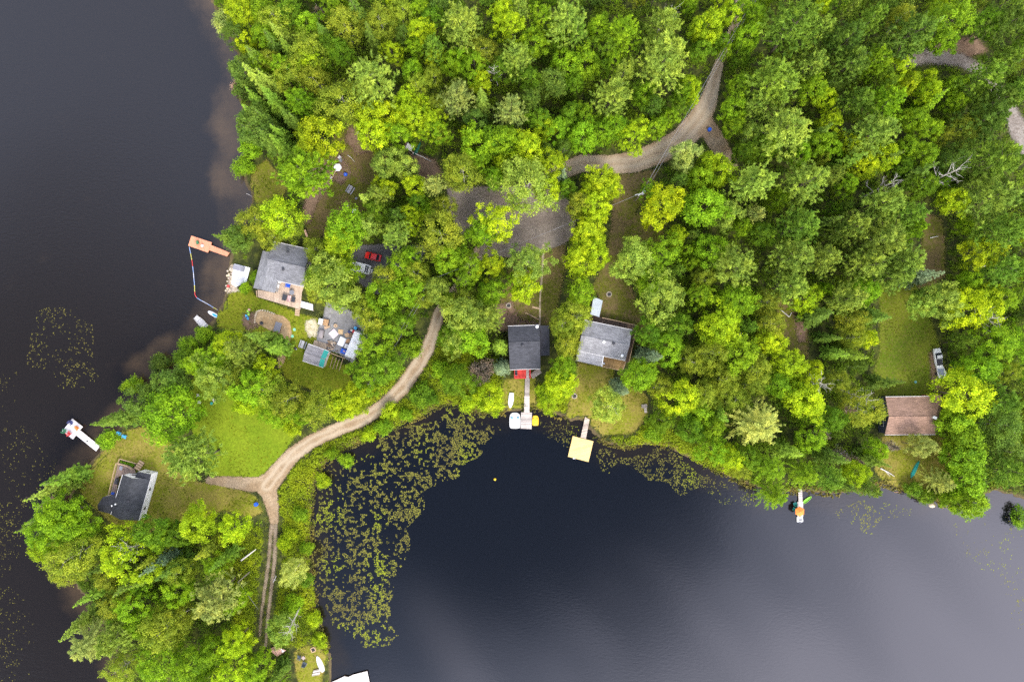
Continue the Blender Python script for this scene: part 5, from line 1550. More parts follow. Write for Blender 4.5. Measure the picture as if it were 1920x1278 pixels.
# ------------------------------------------------------------------ furniture
def chair(c, z, deg, mat, label, scale=1.0, group=None, name='garden_chair'):
    x, y = W(*c, z + .4); th = -math.radians(deg); s = scale
    t = thing(name, label, 'chair', (x, y, z), group)
    R = lambda a, b: (x + (a * math.cos(th) - b * math.sin(th)) * s, y + (a * math.sin(th) + b * math.cos(th)) * s)
    MB().box(x, y, z + .42 * s, .62 * s, .6 * s, .07 * s, th).build('seat', mat, t)
    p = R(0, .36); b = MB().box(p[0], p[1], z + .78 * s, .66 * s, .1 * s, .7 * s, th); b.build('backrest', mat, t)
    for sg in (-1, 1):
        p = R(sg * .37, 0); MB().box(p[0], p[1], z + .62 * s, .11 * s, .72 * s, .05 * s, th).build('armrest', mat, t)
    for sx in (-.28, .28):
        for sy in (-.26, .26):
            p = R(sx, sy); MB().box(p[0], p[1], z + .2 * s, .06 * s, .06 * s, .4 * s, th).build('leg', mat, t)
    return t


def picnic(c, deg, mat, label, L=1.8, z=LAND, w=.8):
    x, y = W(*c, z + .7); th = -math.radians(deg)
    t = thing('picnic_table', label, 'picnic table', (x, y, z), 'picnic tables on the lawns')
    R = lambda a, b: (x + a * math.cos(th) - b * math.sin(th), y + a * math.sin(th) + b * math.cos(th))
    MB().box(x, y, z + .75, L, w, .06, th).build('tabletop', mat, t)
    for sg in (-1, 1):
        p = R(0, sg * (w / 2 + .38)); MB().box(p[0], p[1], z + .45, L, .3, .05, th).build('bench', mat, t)
    for sx in (-L * .32, L * .32):
        p = R(sx, 0); MB().box(p[0], p[1], z + .37, .1, w + .9, .08, th).build('crossbar', BROWN, t)
        for sg in (-1, 1):
            p = R(sx, sg * .5); MB().box(p[0], p[1], z + .36, .1, .1, .72, th).build('leg', BROWN, t)
    return t


def rtable(c, z, r, mat, label, n=14, cat='table', name='round_table', h=.7):
    x, y = W(*c, z + h); t = thing(name, label, cat, (x, y, z))
    MB().lathe(x, y, [(r * .9, z + h - .06), (r, z + h - .03), (r, z + h), (r * .97, z + h + .01)], n).build('tabletop', mat, t)
    MB().lathe(x, y, [(.3, z), (.06, z + .1), (.05, z + h - .06)], 10).build('pedestal', DARK, t)
    return t


GREYW = mat_planks('grey_table_boards', (0.24, 0.235, 0.25), 0.9, .16, .15)
picnic((656, 355), -58, GREYW, 'grey picnic table on the brown lawn below the blue ball', 2.1)
picnic((567, 645.5), -70, mat_planks('pale_table_boards', (0.30, 0.30, 0.31), 0.4, .16, .15), 'grey picnic table beside the mint stepping discs', 2.0)
rtable((633, 314), LAND, 1.1, WHITE, 'white hexagonal table with dark centre hole on the brown lawn', 6)
x, y = W(635, 313, 1.3); MB().lathe(x, y, [(.22, 1.26), (.25, 1.30), (.1, 1.31)], 10)
t = thing('play_ball', 'big blue ball on the brown lawn beside the white hexagonal table', 'ball', (*W(648, 327), LAND))
x, y = W(648, 327, 1); tag(MB().lathe(x, y, [(.08 + .47 * math.sin(math.pi * q / 10), .55 + .48 * (1 - math.cos(math.pi * q / 10))) for q in range(11)], 16).build('shell', BLUE, t, True))
MB().lathe(x, y, [(.05, 1.50), (.07, 1.53), (.02, 1.54)], 8).build('valve', WHITE, t)
t = thing('swing_frame', 'leaning pale swing frame of two long poles under the pine', 'swing', (*W(618, 328), LAND))
for a, b in (((625, 319), (612, 344)), ((629, 321), (617, 346)), ((614, 300.5), (629, 309))):
    MB().tube([W(*a, 1.9) + (1.9,), W(*b, .6) + (.6,)], .08, 6).build('pole', OFFWHITE if a[0] == 614 else TAN, t)
MB().tube([W(625, 319, 1.9) + (1.9,), W(629, 321, 1.9) + (1.9,)], .09, 6).build('crossbar', TAN, t); x, y = W(621, 333, 1); MB().box(x, y, .95, .6, .3, .05, .9).build('seat', OFFWHITE, t)
chair((639, 301.5), LAND, 25, GREY, 'grey chair on the bare earth above the white hexagonal table')
chair((637, 296), LAND, 40, OFFWHITE, 'pale chair under the yellow maple by the hexagonal table')
for c, lab, sz in (((668, 372), 'white bucket at the edge of the brown lawn', .35), ((672.5, 250), 'pale stone at the top of the brown lawn', .45)):
    x, y = W(*c, .9); t = thing('bucket' if sz < .4 else 'stone', lab, 'bucket' if sz < .4 else 'stone', (x, y, LAND))
    MB().lathe(x, y, [(sz * .7, .5), (sz, 1.0), (sz * .85, 1.0), (sz * .7, .7)], 12).build('shell', WHITE if sz < .4 else STONE, t); MB().lathe(x, y, [(sz * 1.02, .96), (sz * 1.06, 1.0), (sz * 1.0, 1.02)], 12).build('rim', GREY if sz < .4 else STONE, t)
t = thing('storage_box', 'white storage box at the foot of the brown lawn', 'box', (*W(665, 396), LAND)); x, y = W(664.5, 396, 1); MB().box(x, y, .8, 1.0, .95, .55, -.1).build('body', OFFWHITE, t); MB().box(x, y, 1.1, 1.06, 1.0, .08, -.1).build('lid', WHITE, t)
t = thing('park_bench', 'weathered bench with a pale plank beside the bare earth path', 'bench', (*W(573, 438), LAND)); x, y = W(573.5, 437.5, 1); MB().box(x, y, .95, 1.9, .5, .07, math.radians(-68)).build('seat', PINK, t); legs(MB(), [(x - .3, y + .7), (x + .3, y + .7), (x - .1, y - .7), (x + .4, y - .7)], .5, .92, .08).build('legs', BROWN, t)

# deck furniture at the grey cottage
chair((530, 523.5), 1.1, 200, WHITE, 'white chair on the big deck under the roof corner', 1.3); chair((520.5, 536), 1.1, 100, WHITE, 'white chair against the wall at the edge of the big deck', 1.3)
chair((540.6, 535.5), 1.1, 12, BLUE, 'dark blue bench seat at the house side of the big deck', 1.5, name='deck_bench')
rtable((547, 548), 1.1, .65, GREY, 'round grey table on the big deck of the grey cottage')
for c, lab, L in (((533.5, 557.5), 'large dark square table on the big deck', 1.35), ((550, 561.5), 'narrow dark table with white cloth on the deck', 1.15)):
    x, y = W(*c, 1.8); t = thing('patio_table', lab, 'table', (x, y, 1.1)); MB().box(x, y, 1.85, L * .85, L * 1.2, .06, -.28).build('tabletop', DARK, t); legs(MB(), [(x - .35, y - .4), (x + .35, y - .5), (x + .35, y + .4), (x - .35, y + .5)], 1.1, 1.83, .07).build('legs', DARK, t)
x, y = W(541.5, 560, 1.8); t = thing('dining_table', 'red and white striped table between the two dark deck tables', 'table', (x, y, 1.1)); MB().box(x, y, 1.84, .9, 1.7, .05, -.28).build('tabletop', mat_planks('striped_top', (.5, .3, .28), -.28, .22, .5, .1, .05), t); legs(MB(), [(x - .3, y - .6), (x + .3, y - .6), (x + .3, y + .6), (x - .3, y + .6)], 1.1, 1.82, .06).build('legs', STEEL, t)
t = thing('white_tarp', 'crumpled white tarp at the end of the big deck', 'tarp', (*W(575, 574), LAND)); x, y = W(575, 573, 1.0)
rr = random.Random(4); mb = MB(); vs = []
for i in range(9):
    for j in range(5): vs.append((x + (i - 4) * .42, y + (j - 2) * .42 - (i - 4) * .12, 1.0 + rr.uniform(-.12, .22)))
mb.add(vs, [(i * 5 + j, (i + 1) * 5 + j, (i + 1) * 5 + j + 1, i * 5 + j + 1) for i in range(8) for j in range(4)]); mb.build('sheet', WHITE, t); MB().tube([(x - 1.8, y - .3, .7), (x + 1.8, y - 1.3, .7)], .08, 6).build('weight_pole', TAN, t)

# chairs on the docks
chair((134.5, 792), .6, -50, mat_plain('navy', (.03, .035, .10)), 'navy chair at the upper corner of the white T-shaped dock', 1.35)
chair((144.5, 802.5), .6, 40, mat_plain('orange_chair', (.55, .17, .035)), 'orange chair beside the walkway of the white T-shaped dock', 1.35)
chair((129.7, 812), .6, 140, mat_plain('red_chair', (.45, .04, .04)), 'red chair at the lower side of the white T-shaped dock', 1.35)
chair((122, 807), .6, 200, GREENP, 'green chair at the lake end of the white T-shaped dock', 1.3)
x, y = W(163, 827, .8); t = thing('dog_figure', 'small dark mooring post on the white dock walkway', 'mooring post', (x, y, .6)); t.name = 'mooring_post'
MB().lathe(x, y, [(.12, .6), (.1, .95), (.14, .97), (.12, 1.05)], 10).build('post', DARK, t); MB().lathe(x, y, [(.2, .6), (.2, .64), (.14, .66)], 10).build('base_plate', DARK, t)
chair((370.5, 455), .6, 70, GREENP, 'green chair on the orange dock', 1.15)
rtable((379, 460.5), .6, .34, WHITE, 'little round white table on the orange dock', h=.5)
chair((1490.5, 944), .35, 160, TEAL, 'mint green chair at the wooded side of the parasol dock', 1.1); chair((1489.5, 953.5), .35, 200, TEAL, 'teal chair half under the orange parasol', 1.2)
x, y = W(1500.4, 959, 2.6); t = thing('parasol', 'orange six-sided parasol on the narrow dock', 'parasol', (x, y, .5))
R_ = 1.32; hexa = [(x + R_ * math.cos(math.radians(30 + 60 * k)), y + R_ * math.sin(math.radians(30 + 60 * k))) for k in range(6)]
mb = MB().add([(px_, py_, 2.35) for px_, py_ in hexa] + [(x, y, 2.85)], [(k, (k + 1) % 6, 6) for k in range(6)])
mb.add([(px_, py_, 2.22) for px_, py_ in hexa] + [(px_, py_, 2.35) for px_, py_ in hexa], [(k, (k + 1) % 6, 6 + (k + 1) % 6, 6 + k) for k in range(6)])
mb.build('canopy', ORANGE, t); MB().tube([(x, y, .5), (x, y, 2.95)], .035, 8).build('pole', STEEL, t); MB().lathe(x, y, [(.35, .5), (.35, .58), (.1, .62)], 12).build('base', DARK, t)
for k, (c, deg) in enumerate((((224, 812.5), 30), ((234, 818), 20))):
    chair(c, LAND, deg, SKYBLUE, ('pale blue chair under the dark cedars near the white dock', 'brighter blue chair further onto the lawn near the white dock')[k], 1.3)
rtable((373.5, 753), LAND, .55, OFFWHITE, 'round white table on the mown lawn'); chair((373, 741.5), LAND, 10, OFFWHITE, 'white chair above the round white table on the mown lawn', 1.15); chair((401.5, 750), LAND, 60, OFFWHITE, 'white chair beside the green lid on the mown lawn', 1.1)
t = rtable((396.5, 756), LAND, .38, TEAL, 'small green-topped table on the mown lawn', h=.4)

# stepping discs, fire pits, the yard's clutter
for k, (c, lab) in enumerate((((552, 617.5), 'mint green disc beside the sand pit, uppermost of four'), ((548, 630), 'mint green disc second from the top of four'), ((543.5, 645.5), 'mint green disc third from the top of four'), ((540, 658), 'mint green disc at the lower end of the four'))):
    x, y = W(*c, .6); tag(MB().lathe(x, y, [(.40, .50), (.40, .59), (.36, .61)], 16).build('stepping_disc', MINT), lab, 'stepping disc', 'mint stepping discs')
x, y = W(1717, 716, .65); tag(MB().lathe(x, y, [(.36, .52), (.36, .60), (.3, .64)], 14).build('lawn_disc', mat_plain('teal_lid', (.10, .26, .25))), 'teal disc on the long mown strip above the brown roof', 'lid')


def firepit(c, label, sq=False, r=.62, n=11):
    x, y = W(*c); t = thing('fire_pit', label, 'fire pit', (x, y, LAND), 'fire pits on the lawns')
    rr_ = random.Random(int(c[0]))
    if sq:
        for k in range(4):
            a = k * math.pi / 2 + .35
            MB().box(x + .55 * math.cos(a), y + .55 * math.sin(a), .65, .22, 1.2, .24, a).build('timber', TAN, t)
    else:
        for k in range(n):
            a = 6.283 * k / n
            MB().lathe(x + r * math.cos(a), y + r * math.sin(a), [(.08, .52), (rr_.uniform(.15, .22), .62), (.13, .74), (.03, .78)], 7).build('stone', STONE, t)
    MB().lathe(x, y, [(.5, .56), (.45, .6), (.1, .63)], 12).build('ash', mat_plain('ash', (.02, .018, .018)), t)


firepit((1077, 742), 'stone fire ring on the dry lawn above the yellow platform'); firepit((1142, 551.5), 'small stone fire ring above the metal-roofed shed')
firepit((587.5, 1217), 'square timber fire pit near the white rowboat at the point', True); firepit((953.5, 572.5), 'dark fire ring among stones under the golden oak')
x, y = W(490.5, 605.5, .9); t = thing('fire_bowl', 'dark round fire bowl in the sand pit', 'fire bowl', (x, y, LAND)); MB().lathe(x, y, [(.15, .6), (.42, .78), (.5, 1.02), (.44, 1.02), (.2, .85)], 16).build('bowl', DARK, t); legs(MB(), [(x - .25, y - .2), (x + .25, y - .2), (x, y + .3)], .5, .75, .06).build('legs', DARK, t)
x, y = W(520.7, 613, 1.1); t = thing('table_tennis_table', 'plain grey slab table standing in the sand pit', 'table', (x, y, LAND)); th = math.radians(-18)
MB().box(x, y, 1.15, 1.75, 2.6, .06, th).build('tabletop', GREY, t); legs(MB(), [(x - .6, y - .9), (x + .7, y - .8), (x + .5, y + 1.0), (x - .7, y + .9)], .5, 1.13, .08).build('legs', DARK, t); t.name = 'slab_table'
for k, (c, mt, lab, deg) in enumerate((((465, 586.5), LIME, 'yellow-green play kayak on bare earth beside the sand pit', 75), ((463, 594.5), SKYBLUE, 'light blue play kayak on bare earth beside the sand pit', 62))):
    x, y = W(*c, .9); th = -math.radians(deg); t = thing('play_kayak', lab, 'kayak', (x, y, LAND), 'little kayaks by the sand pit')
    Rr = lambda a, b, z: (x + a * math.cos(th) - b * math.sin(th), y + a * math.sin(th) + b * math.cos(th), z)
    rings = [[Rr(a, .36 * wv * math.cos(v_), .85 + .2 * wv * math.sin(v_)) for v_ in [6.283 * q / 10 for q in range(10)]] for a, wv in ((-.85, .1), (-.55, .75), (0, 1), (.55, .75), (.85, .1))]
    MB().loft(rings).build('hull', mt, t, True); p = Rr(0, 0, 1.03); MB().lathe(p[0], p[1], [(.2, 1.0), (.22, 1.06), (.16, 1.07)], 10).build('cockpit', DARK, t)
x, y = W(467, 580.5, .9); t = thing('beach_ball', 'pale pink ball above the yellow-green play kayak', 'ball', (x, y, LAND)); MB().lathe(x, y, [(.05 + .3 * math.sin(math.pi * q / 8), .55 + .33 * (1 - math.cos(math.pi * q / 8))) for q in range(9)], 12).build('shell', PINK, t, True); MB().lathe(x, y, [(.07, 1.2), (.03, 1.22)], 6).build('valve', WHITE, t)
rr = random.Random(9)
edge_line = [(478, 604), (479, 592), (482, 584), (490, 581), (503, 583.5), (514, 588)]
for k in range(15):
    s = k / 14 * 5; i = min(int(s), 4); c = lerp2(edge_line[i], edge_line[i + 1], s - i); x, y = W(*c)
    tag(MB().lathe(x, y, [(.1, .5), (rr.uniform(.22, .32), .62), (rr.uniform(.16, .24), .78), (.05, .82)], 7).build('border_stone', mat_plain('pale_stone', (.40, .33, .23)) if k == 0 else bpy.data.materials['pale_stone']), 'pale stone in the border along the upper rim of the sand pit', 'stone', 'border stones of the sand pit')
for k in range(26):
    c = (rr.uniform(423, 438), rr.uniform(498, 546)); x, y = W(*c)
    if land_sd(np.array([[x, y]]))[0] < .1: continue
    tag(MB().lathe(x, y, [(.08, .3), (rr.uniform(.22, .42), .50), (rr.uniform(.16, .3), .72), (.05, .78)], 7).build('shore_stone', bpy.data.materials['pale_stone'] if k % 2 else STONE), 'rounded stone on the stony shore beside the white patio', 'stone', 'stones along the patio shore')
for c, lab, r_ in (((452, 178), 'pale boulder on the tip of the rusty shoreline bush', .5), ((1748.5, 947), 'pale boulder in the water below the dark cedar hedge', .75), ((278, 1278), 'rock', 0)):
    if r_:
        x, y = W(*c, .3); rr_ = random.Random(int(c[0])); mb = MB()
        mb.loft([[(x + r_ * k * rr_.uniform(.85, 1.15) * math.cos(6.283 * j / 9) * 1.3, y + r_ * k * rr_.uniform(.85, 1.15) * math.sin(6.283 * j / 9), z) for j in range(9)] for k, z in ((1.2, -.8), (1.05, 0), (.8, .3), (.35, .48))]); tag(mb.build('boulder', bpy.data.materials['pale_stone'], None, True), lab, 'boulder')

# yard behind the shed
x, y = W(607, 603.5, 1); th = math.radians(-12); t = thing('utility_cart', 'cart with a white hood and a tan cargo bed on the gravel', 'cart', (x, y, LAND))
MB().box(x - .7, y + .1, 1.25, 1.25, 1.8, .9, th, .85).build('hood', CARWHITE, t); MB().box(x + .6, y - .15, 1.0, 1.3, 1.7, .5, th).build('cargo_bed', mat_planks('bed_boards', (.33, .2, .1), th, .2, .2), t); MB().box(x + .05, y - .02, .85, 2.8, 1.5, .25, th).build('chassis', DARK, t)
for sx, sy in ((-.9, -.8), (.9, -.8), (.9, .8), (-.9, .8)):
    p = (x + sx * math.cos(th) - sy * math.sin(th), y + sx * math.sin(th) + sy * math.cos(th)); MB().tube([(p[0], p[1] - .12, .8), (p[0], p[1] + .12, .8)], .3, 12).build('wheel', TYRE, t)
x, y = W(602, 626, 1); t = thing('covered_mower', 'grey-covered mower on the gravel beside the stone chips', 'mower', (x, y, LAND)); th = math.radians(-12)
rings = [[(x + sx * k * math.cos(th) - sy * k2 * math.sin(th), y + sx * k * math.sin(th) + sy * k2 * math.cos(th), z) for sx, sy in ((-.65, -1.15), (.65, -1.15), (.72, 0), (.65, 1.2), (-.65, 1.2), (-.72, 0))] for k, k2, z in ((1, 1, .7), (.95, .97, 1.2), (.7, .8, 1.45), (.3, .45, 1.52))]
MB().loft(rings).build('cover', mat_plain('taupe_cover', (.20, .175, .17)), t, True)
for sy in (-.8, .8): MB().tube([(x - .7, y + sy, .75), (x + .7, y + sy, .75)], .22, 10).build('wheels', TYRE, t)
x, y = W(625.5, 625.5, .9); t = thing('peg_board', 'white board dotted with dark holes on the gravel yard', 'board', (x, y, LAND)); th = math.radians(42)
MB().box(x, y, .82, 2.0, 2.0, .05, th).build('sheet', mat_plain('pinkish_white', (.52, .45, .45)), t); hs = MB()
for i in range(5):
    for j in range(5):
        a, b = (i - 2) * .36, (j - 2) * .36; hs.lathe(x + a * math.cos(th) - b * math.sin(th), y + a * math.sin(th) + b * math.cos(th), [(.06, .843), (.05, .853)], 6)
hs.build('holes', RUST, t); MB().box(x, y, .7, 1.6, .2, .2, th).build('trestle', BROWN, t)
yard = [((613, 613), 1.5, .7, -20, TAN, 'tan plank lying between the cart and the dotted board', 'plank'), ((638.5, 622), 1.3, 1.3, 8, mat_plain('plywood', (.45, .31, .16)), 'plywood sheet beside the dotted white board', 'plywood sheet'),
        ((651, 628), 1.2, 1.1, -20, mat_plain('plywood_dark', (.38, .25, .14)), 'plywood sheet next to the slatted pallet', 'plywood sheet'), ((652, 639.5), 1.2, 1.0, -20, mat_plain('plywood_warm', (.42, .24, .12)), 'orange-brown plywood below the slatted pallet', 'plywood sheet')]
for c, L, w_, deg, mt, lab, cat in yard:
    x, y = W(*c, .7); tag(MB().box(x, y, .66, L, w_, .09, -math.radians(deg)).build(cat.replace(' ', '_'), mt), lab, cat)
x, y = W(658.5, 628.5, .8); t = thing('pallet', 'slatted grey-brown pallet beside the red bin', 'pallet', (x, y, LAND)); th = math.radians(-20)
for k in range(6):
    b = (k - 2.5) * .24; MB().box(x - b * math.sin(th), y + b * math.cos(th), .78, 1.2, .16, .04, th).build('slat', BROWN if k % 2 else TAN, t)
MB().box(x, y, .66, .2, 1.35, .18, th).build('bearer', BROWN, t)
x, y = W(641, 640, 1); t = thing('covered_stack', 'stack under a plain white tarp beside the woodpile', 'covered stack', (x, y, LAND)); th = math.radians(-22)
rings = [[(x + sx * k * math.cos(th) - sy * k * math.sin(th), y + sx * k * math.sin(th) + sy * k * math.cos(th), z) for sx, sy in ((-.85, -1.15), (.8, -1.2), (.9, 1.1), (-.8, 1.25))] for k, z in ((1.06, .65), (1, 1.3), (.8, 1.42))]
MB().loft(rings).build('tarp', WHITE, t); MB().box(x, y, .6, 1.5, 2.2, .1, th).build('boards', BROWN, t)
x, y = W(645, 658.5, .9); t = thing('blue_tote', 'blue tote with a pale patterned lid beside the long white trailer', 'tote', (x, y, LAND)); th = math.radians(-22); MB().box(x, y, .9, 1.75, 1.35, .7, th, .95).build('body', BLUE, t); lid = MB().box(x, y, 1.28, 1.5, 1.2, .08, th).build('lid', BLUE, t)
for k in range(3): MB().box(x + .15, y + .2 - .18 * k, 1.34, .7, .09, .03, th).build('patch', PINK, lid)
x, y = W(651, 649, .9); t = thing('clear_tote', 'pale blue tote beside the blue tote', 'tote', (x, y, LAND)); MB().box(x, y, .85, 1.25, 1.1, .6, -.3, .95).build('body', mat_plain('pale_blue', (.38, .45, .52)), t); MB().box(x, y, 1.17, 1.3, 1.15, .06, -.3).build('lid', OFFWHITE, t)
for c, mt, r_, lab in (((667, 615), SKYBLUE, .42, 'light blue bin beside the dark blue chair'), ((664, 621.5), REDP, .42, 'red bin at the end of the long white trailer'), ((659.5, 619), OFFWHITE, .25, 'white bucket beside the red bin'), ((655, 622), mat_plain('navy_bin', (.02, .03, .10)), .35, 'navy bin beside the white bucket')):
    x, y = W(*c, 1); t = thing('bin', lab, 'bin', (x, y, LAND)); MB().lathe(x, y, [(r_ * .8, .5), (r_, 1.2), (r_ * 1.05, 1.22)], 12).build('body', mt, t); MB().lathe(x, y, [(r_ * 1.08, 1.22), (r_ * 1.08, 1.28), (r_ * .4, 1.34)], 12).build('lid', mt, t)
chair((678, 608.5), LAND, -30, BLUE, 'dark blue folding chair at the edge of the gravel pad', 1.5)
x, y = W(628, 608, .9); t = thing('cable_drum', 'tan drum with a dark ring at the yard edge', 'drum', W(629, 610.5) + (LAND,)); x, y = W(629, 610.5, .9); MB().lathe(x, y, [(.5, .55), (.5, .65), (.25, .66), (.25, .95), (.5, .96), (.5, 1.04)], 14).build('spool', TAN, t); MB().lathe(x, y, [(.12, 1.04), (.12, 1.07)], 8).build('hub', DARK, t)
for k in range(34):
    c = lerp2(lerp2((613, 636), (636, 644), rr.random()), lerp2((612, 655), (632, 660), rr.random()), rr.random()); x, y = W(*c, .8); a = rr.uniform(-.9, .3)
    z = .68 + .12 * rr.randint(0, 2)
    tag(MB().tube([(x - .35 * math.cos(a), y - .35 * math.sin(a), z), (x + .35 * math.cos(a), y + .35 * math.sin(a), z + .04)], rr.uniform(.09, .15), 7).build('firewood_log', (TAN, BROWN, STONE)[k % 3]), 'split log in the firewood heap above the green-edged shed', 'log', 'firewood heap logs')
x, y = W(554, 653, .9); t = thing('smoker_grill', 'small dark grill beside the grey picnic table near the discs', 'grill', (x, y, LAND)); MB().lathe(x, y, [(.3, .9), (.36, 1.05), (.25, 1.25), (.05, 1.3)], 12).build('kettle', DARK, t); MB().lathe(x + .2, y - .2, [(.18, .6), (.2, .95), (.1, .97)], 10).build('pail', STEEL, t); legs(MB(), [(x - .2, y - .2), (x + .2, y - .1), (x, y + .25)], .5, .95, .05).build('legs', DARK, t)
x, y = W(649, 733, .9); t = thing('rusty_drum', 'rusty orange drum in the brush below the beach lawn', 'drum', (x, y, LAND)); MB().lathe(x, y, [(.75, .5), (.8, .6), (.8, 1.2), (.75, 1.25), (.6, 1.2)], 14).build('shell', RUST, t); MB().lathe(x, y, [(.6, 1.0), (.3, 1.02)], 12).build('ash', BROWN, t)
for c, lab in (((1330.5, 243), 'blue barrel standing beside the road junction'), ((480, 945), 'blue barrel on the lawn beside the lane fork')):
    x, y = W(*c, 1.1); t = thing('barrel', lab, 'barrel', (x, y, LAND), 'blue barrels'); MB().lathe(x, y, [(.45, .5), (.55, .7), (.55, 1.25), (.48, 1.4)], 14).build('shell', BLUE, t); MB().lathe(x, y, [(.5, 1.4), (.5, 1.45), (.2, 1.46)], 14).build('lid', BLUE, t)
x, y = W(1208, 763, .9); t = thing('wood_bench', 'grey wooden bench at the edge of the mown lot by the bay', 'bench', (x, y, LAND)); MB().box(x, y + .3, .95, 1.5, .9, .07, .1).build('seat', GWOOD, t); MB().box(x + .35, y - .8, .9, .7, 1.4, .07, .1).build('side_table', GWOOD, t); legs(MB(), [(x - .6, y), (x + .6, y), (x + .6, y + .6), (x - .6, y + .6)], .5, .92, .08).build('legs', BROWN, t)
x, y = W(1480, 593, .9); t = thing('garden_gate_frame', 'thin pale frame lying on the small brown clearing', 'frame', (x, y, LAND)); th = math.radians(-29)
MB().tube([W(1463, 580, .8) + (.8,), W(1480, 594, .8) + (.8,)], .09, 5).build('rail', OFFWHITE, t); MB().tube([W(1480, 594, .8) + (.8,), W(1484, 586, .8) + (.8,)], .09, 5).build('end_rail', OFFWHITE, t); t.name = 'lying_frame'

# bottom point: tent, chairs, table, bench
tp = WP([(503, 1218), (518, 1209), (536, 1219), (519, 1232)], 1.2); x, y = W(517, 1219, 2.4); t = thing('tarp_tent', 'faded pink tarp tent among brush at the foot of the trail', 'tent', (x, y, LAND))
MB().add([(*tp[0], .9), (*tp[1], 1.4), (*tp[2], 1.0), (*tp[3], .8), (x, y, 2.4)], [(0, 4, 1), (1, 4, 2), (2, 4, 3), (3, 4, 0)]).build('canopy', PINK, t); MB().tube([(x, y, .5), (x, y, 2.4)], .05, 6).build('pole', STEEL, t)
MB().add([(*W(526, 1215, 1.6), 1.65), (*W(534, 1219, 1.1), 1.2), (*W(530, 1222, 1.3), 1.5)], [(0, 2, 1)]).build('flap', WHITE, t)
rtable((568.7, 1233), LAND, .6, mat_plain('taupe_top', (.26, .20, .18)), 'square brown table between two dark chairs near the white rowboat', 4)
chair((571.5, 1243), LAND, 205, mat_plain('slate', (.05, .065, .08)), 'dark slate chair below the square brown table', 1.4); chair((561, 1231), LAND, 100, bpy.data.materials['slate'], 'dark slate chair beside the brush and square brown table', 1.4)
x, y = W(592, 1260, .9); t = thing('driftwood_rack', 'grey slatted rack beside the white rowboat at the point', 'rack', (x, y, LAND)); th = .2
for k in range(5): MB().box(x + .1 * k, y + (k - 2) * .34, .9, 2.1, .22, .06, th).build('slat', OFFWHITE if k % 2 else GWOOD, t)
MB().box(x + .2, y, .7, .3, 1.6, .3, th).build('bearer', BROWN, t)


# ------------------------------------------------------------------ boats
def hull(c, z, deg, L, Wd, mat, name, label, cat, stern=.8, inner=None, deep=.4, upside=False, group=None, seats=0, seatmat=None, tip=.04):
    x, y = W(*c, z + .3); th = -math.radians(deg)
    t = thing(name, label, cat, (x, y, z), group)
    def ring(a, k, zb, zt, inset_=0.0):
        pts = []
        for b, zz in ((-1, zt), (-.86, zb + .35 * (zt - zb)), (-.45, zb), (.45, zb), (.86, zb + .35 * (zt - zb)), (1, zt)):
            bb = b * k * Wd / 2 * (1 - inset_)
            pts.append((x + a * math.cos(th) - bb * math.sin(th), y + a * math.sin(th) + bb * math.cos(th), zz))
        return pts
    prof = [(-.5, stern), (-.3, max(stern, .93)), (-.05, 1.0), (.2, .88), (.36, .62), (.45, .33), (.5, tip)]
    flip = (lambda zz: z + deep - (zz - z)) if upside else (lambda zz: zz)
    rings = [ring(s * L, max(k, tip), z + .1 * abs(s) * deep, z + deep * (1 + .25 * max(0, s))) for s, k in prof]
    rings = [[(p[0], p[1], flip(p[2])) for p in r_] for r_ in rings]
    n = 6
    mb = MB().add([p for r_ in rings for p in r_], [(q * n + j, q * n + j + 1, (q + 1) * n + j + 1, (q + 1) * n + j) for q in range(len(rings) - 1) for j in range(n - 1)])
    mb.add(rings[0], [tuple(range(n))])
    mb.build('hull', mat, t)
    if not upside:
        top = [(r_[0], r_[-1]) for r_ in rings]
        fl = MB()
        L_ = [tuple(np.array(a) * .93 + np.array(b) * .07 - np.array([0, 0, deep * .45])) for a, b in top]; Rr_ = [tuple(np.array(b) * .93 + np.array(a) * .07 - np.array([0, 0, deep * .45])) for a, b in top]
        fl.add(L_ + Rr_, [(k, k + 1, len(L_) + k + 1, len(L_) + k) for k in range(len(L_) - 1)]); fl.build('floor', inner or mat, t)
        gw = MB().tube([top[k][0] for k in range(len(top))], .05, 5); gw.tube([top[k][1] for k in range(len(top))], .05, 5); gw.build('gunwale', mat, t)
        for k in range(seats):
            a = (-.3 + .55 * k / max(1, seats - 1)) * L if seats > 1 else -.05 * L
            MB().box(x + a * math.cos(th), y + a * math.sin(th), z + deep * .8, .35, Wd * .86, .05, th).build('seat', seatmat or mat, t)
    else:
        MB().tube([((rings[k][2][0] + rings[k][3][0]) / 2, (rings[k][2][1] + rings[k][3][1]) / 2, rings[k][2][2] + .02) for k in range(len(rings))], .05, 5).build('keel', mat, t)
    return t


hull((957.8, 750.5), LAND, 96, 4.1, 1.5, WHITE, 'rowboat', 'white upturned rowboat on shore beside the boardwalk', 'boat', upside=True, deep=.5)
hull((599.5, 1244), LAND, -112, 4.4, 1.45, WHITE, 'rowboat', 'white upturned rowboat on the grass at the bottom point', 'boat', upside=True, deep=.5, stern=.6)
hull((376.8, 603.5), .05, 225, 4.1, 1.75, OFFWHITE, 'jon_boat', 'flat white open boat with gear moored among shore shrubs', 'boat', stern=.9, inner=mat_plain('boat_floor', (.42, .40, .39), .7, .3, 4), deep=.5, seats=2, tip=.72)
hull((1716.3, 879.8), LAND, -64.5, 5.0, 1.0, mat_plain('canoe_green', (.01, .20, .17), .4, .2), 'canoe', 'long teal green upturned canoe on grass below the brown roof', 'canoe', stern=.06, upside=True, deep=.42)
hull((782.5, 279), LAND, -63, 4.0, .95, mat_plain('canoe_dark', (.008, .07, .04), .4), 'canoe', 'dark green canoe under trees beside a white trailer', 'canoe', stern=.06, upside=True, deep=.42)
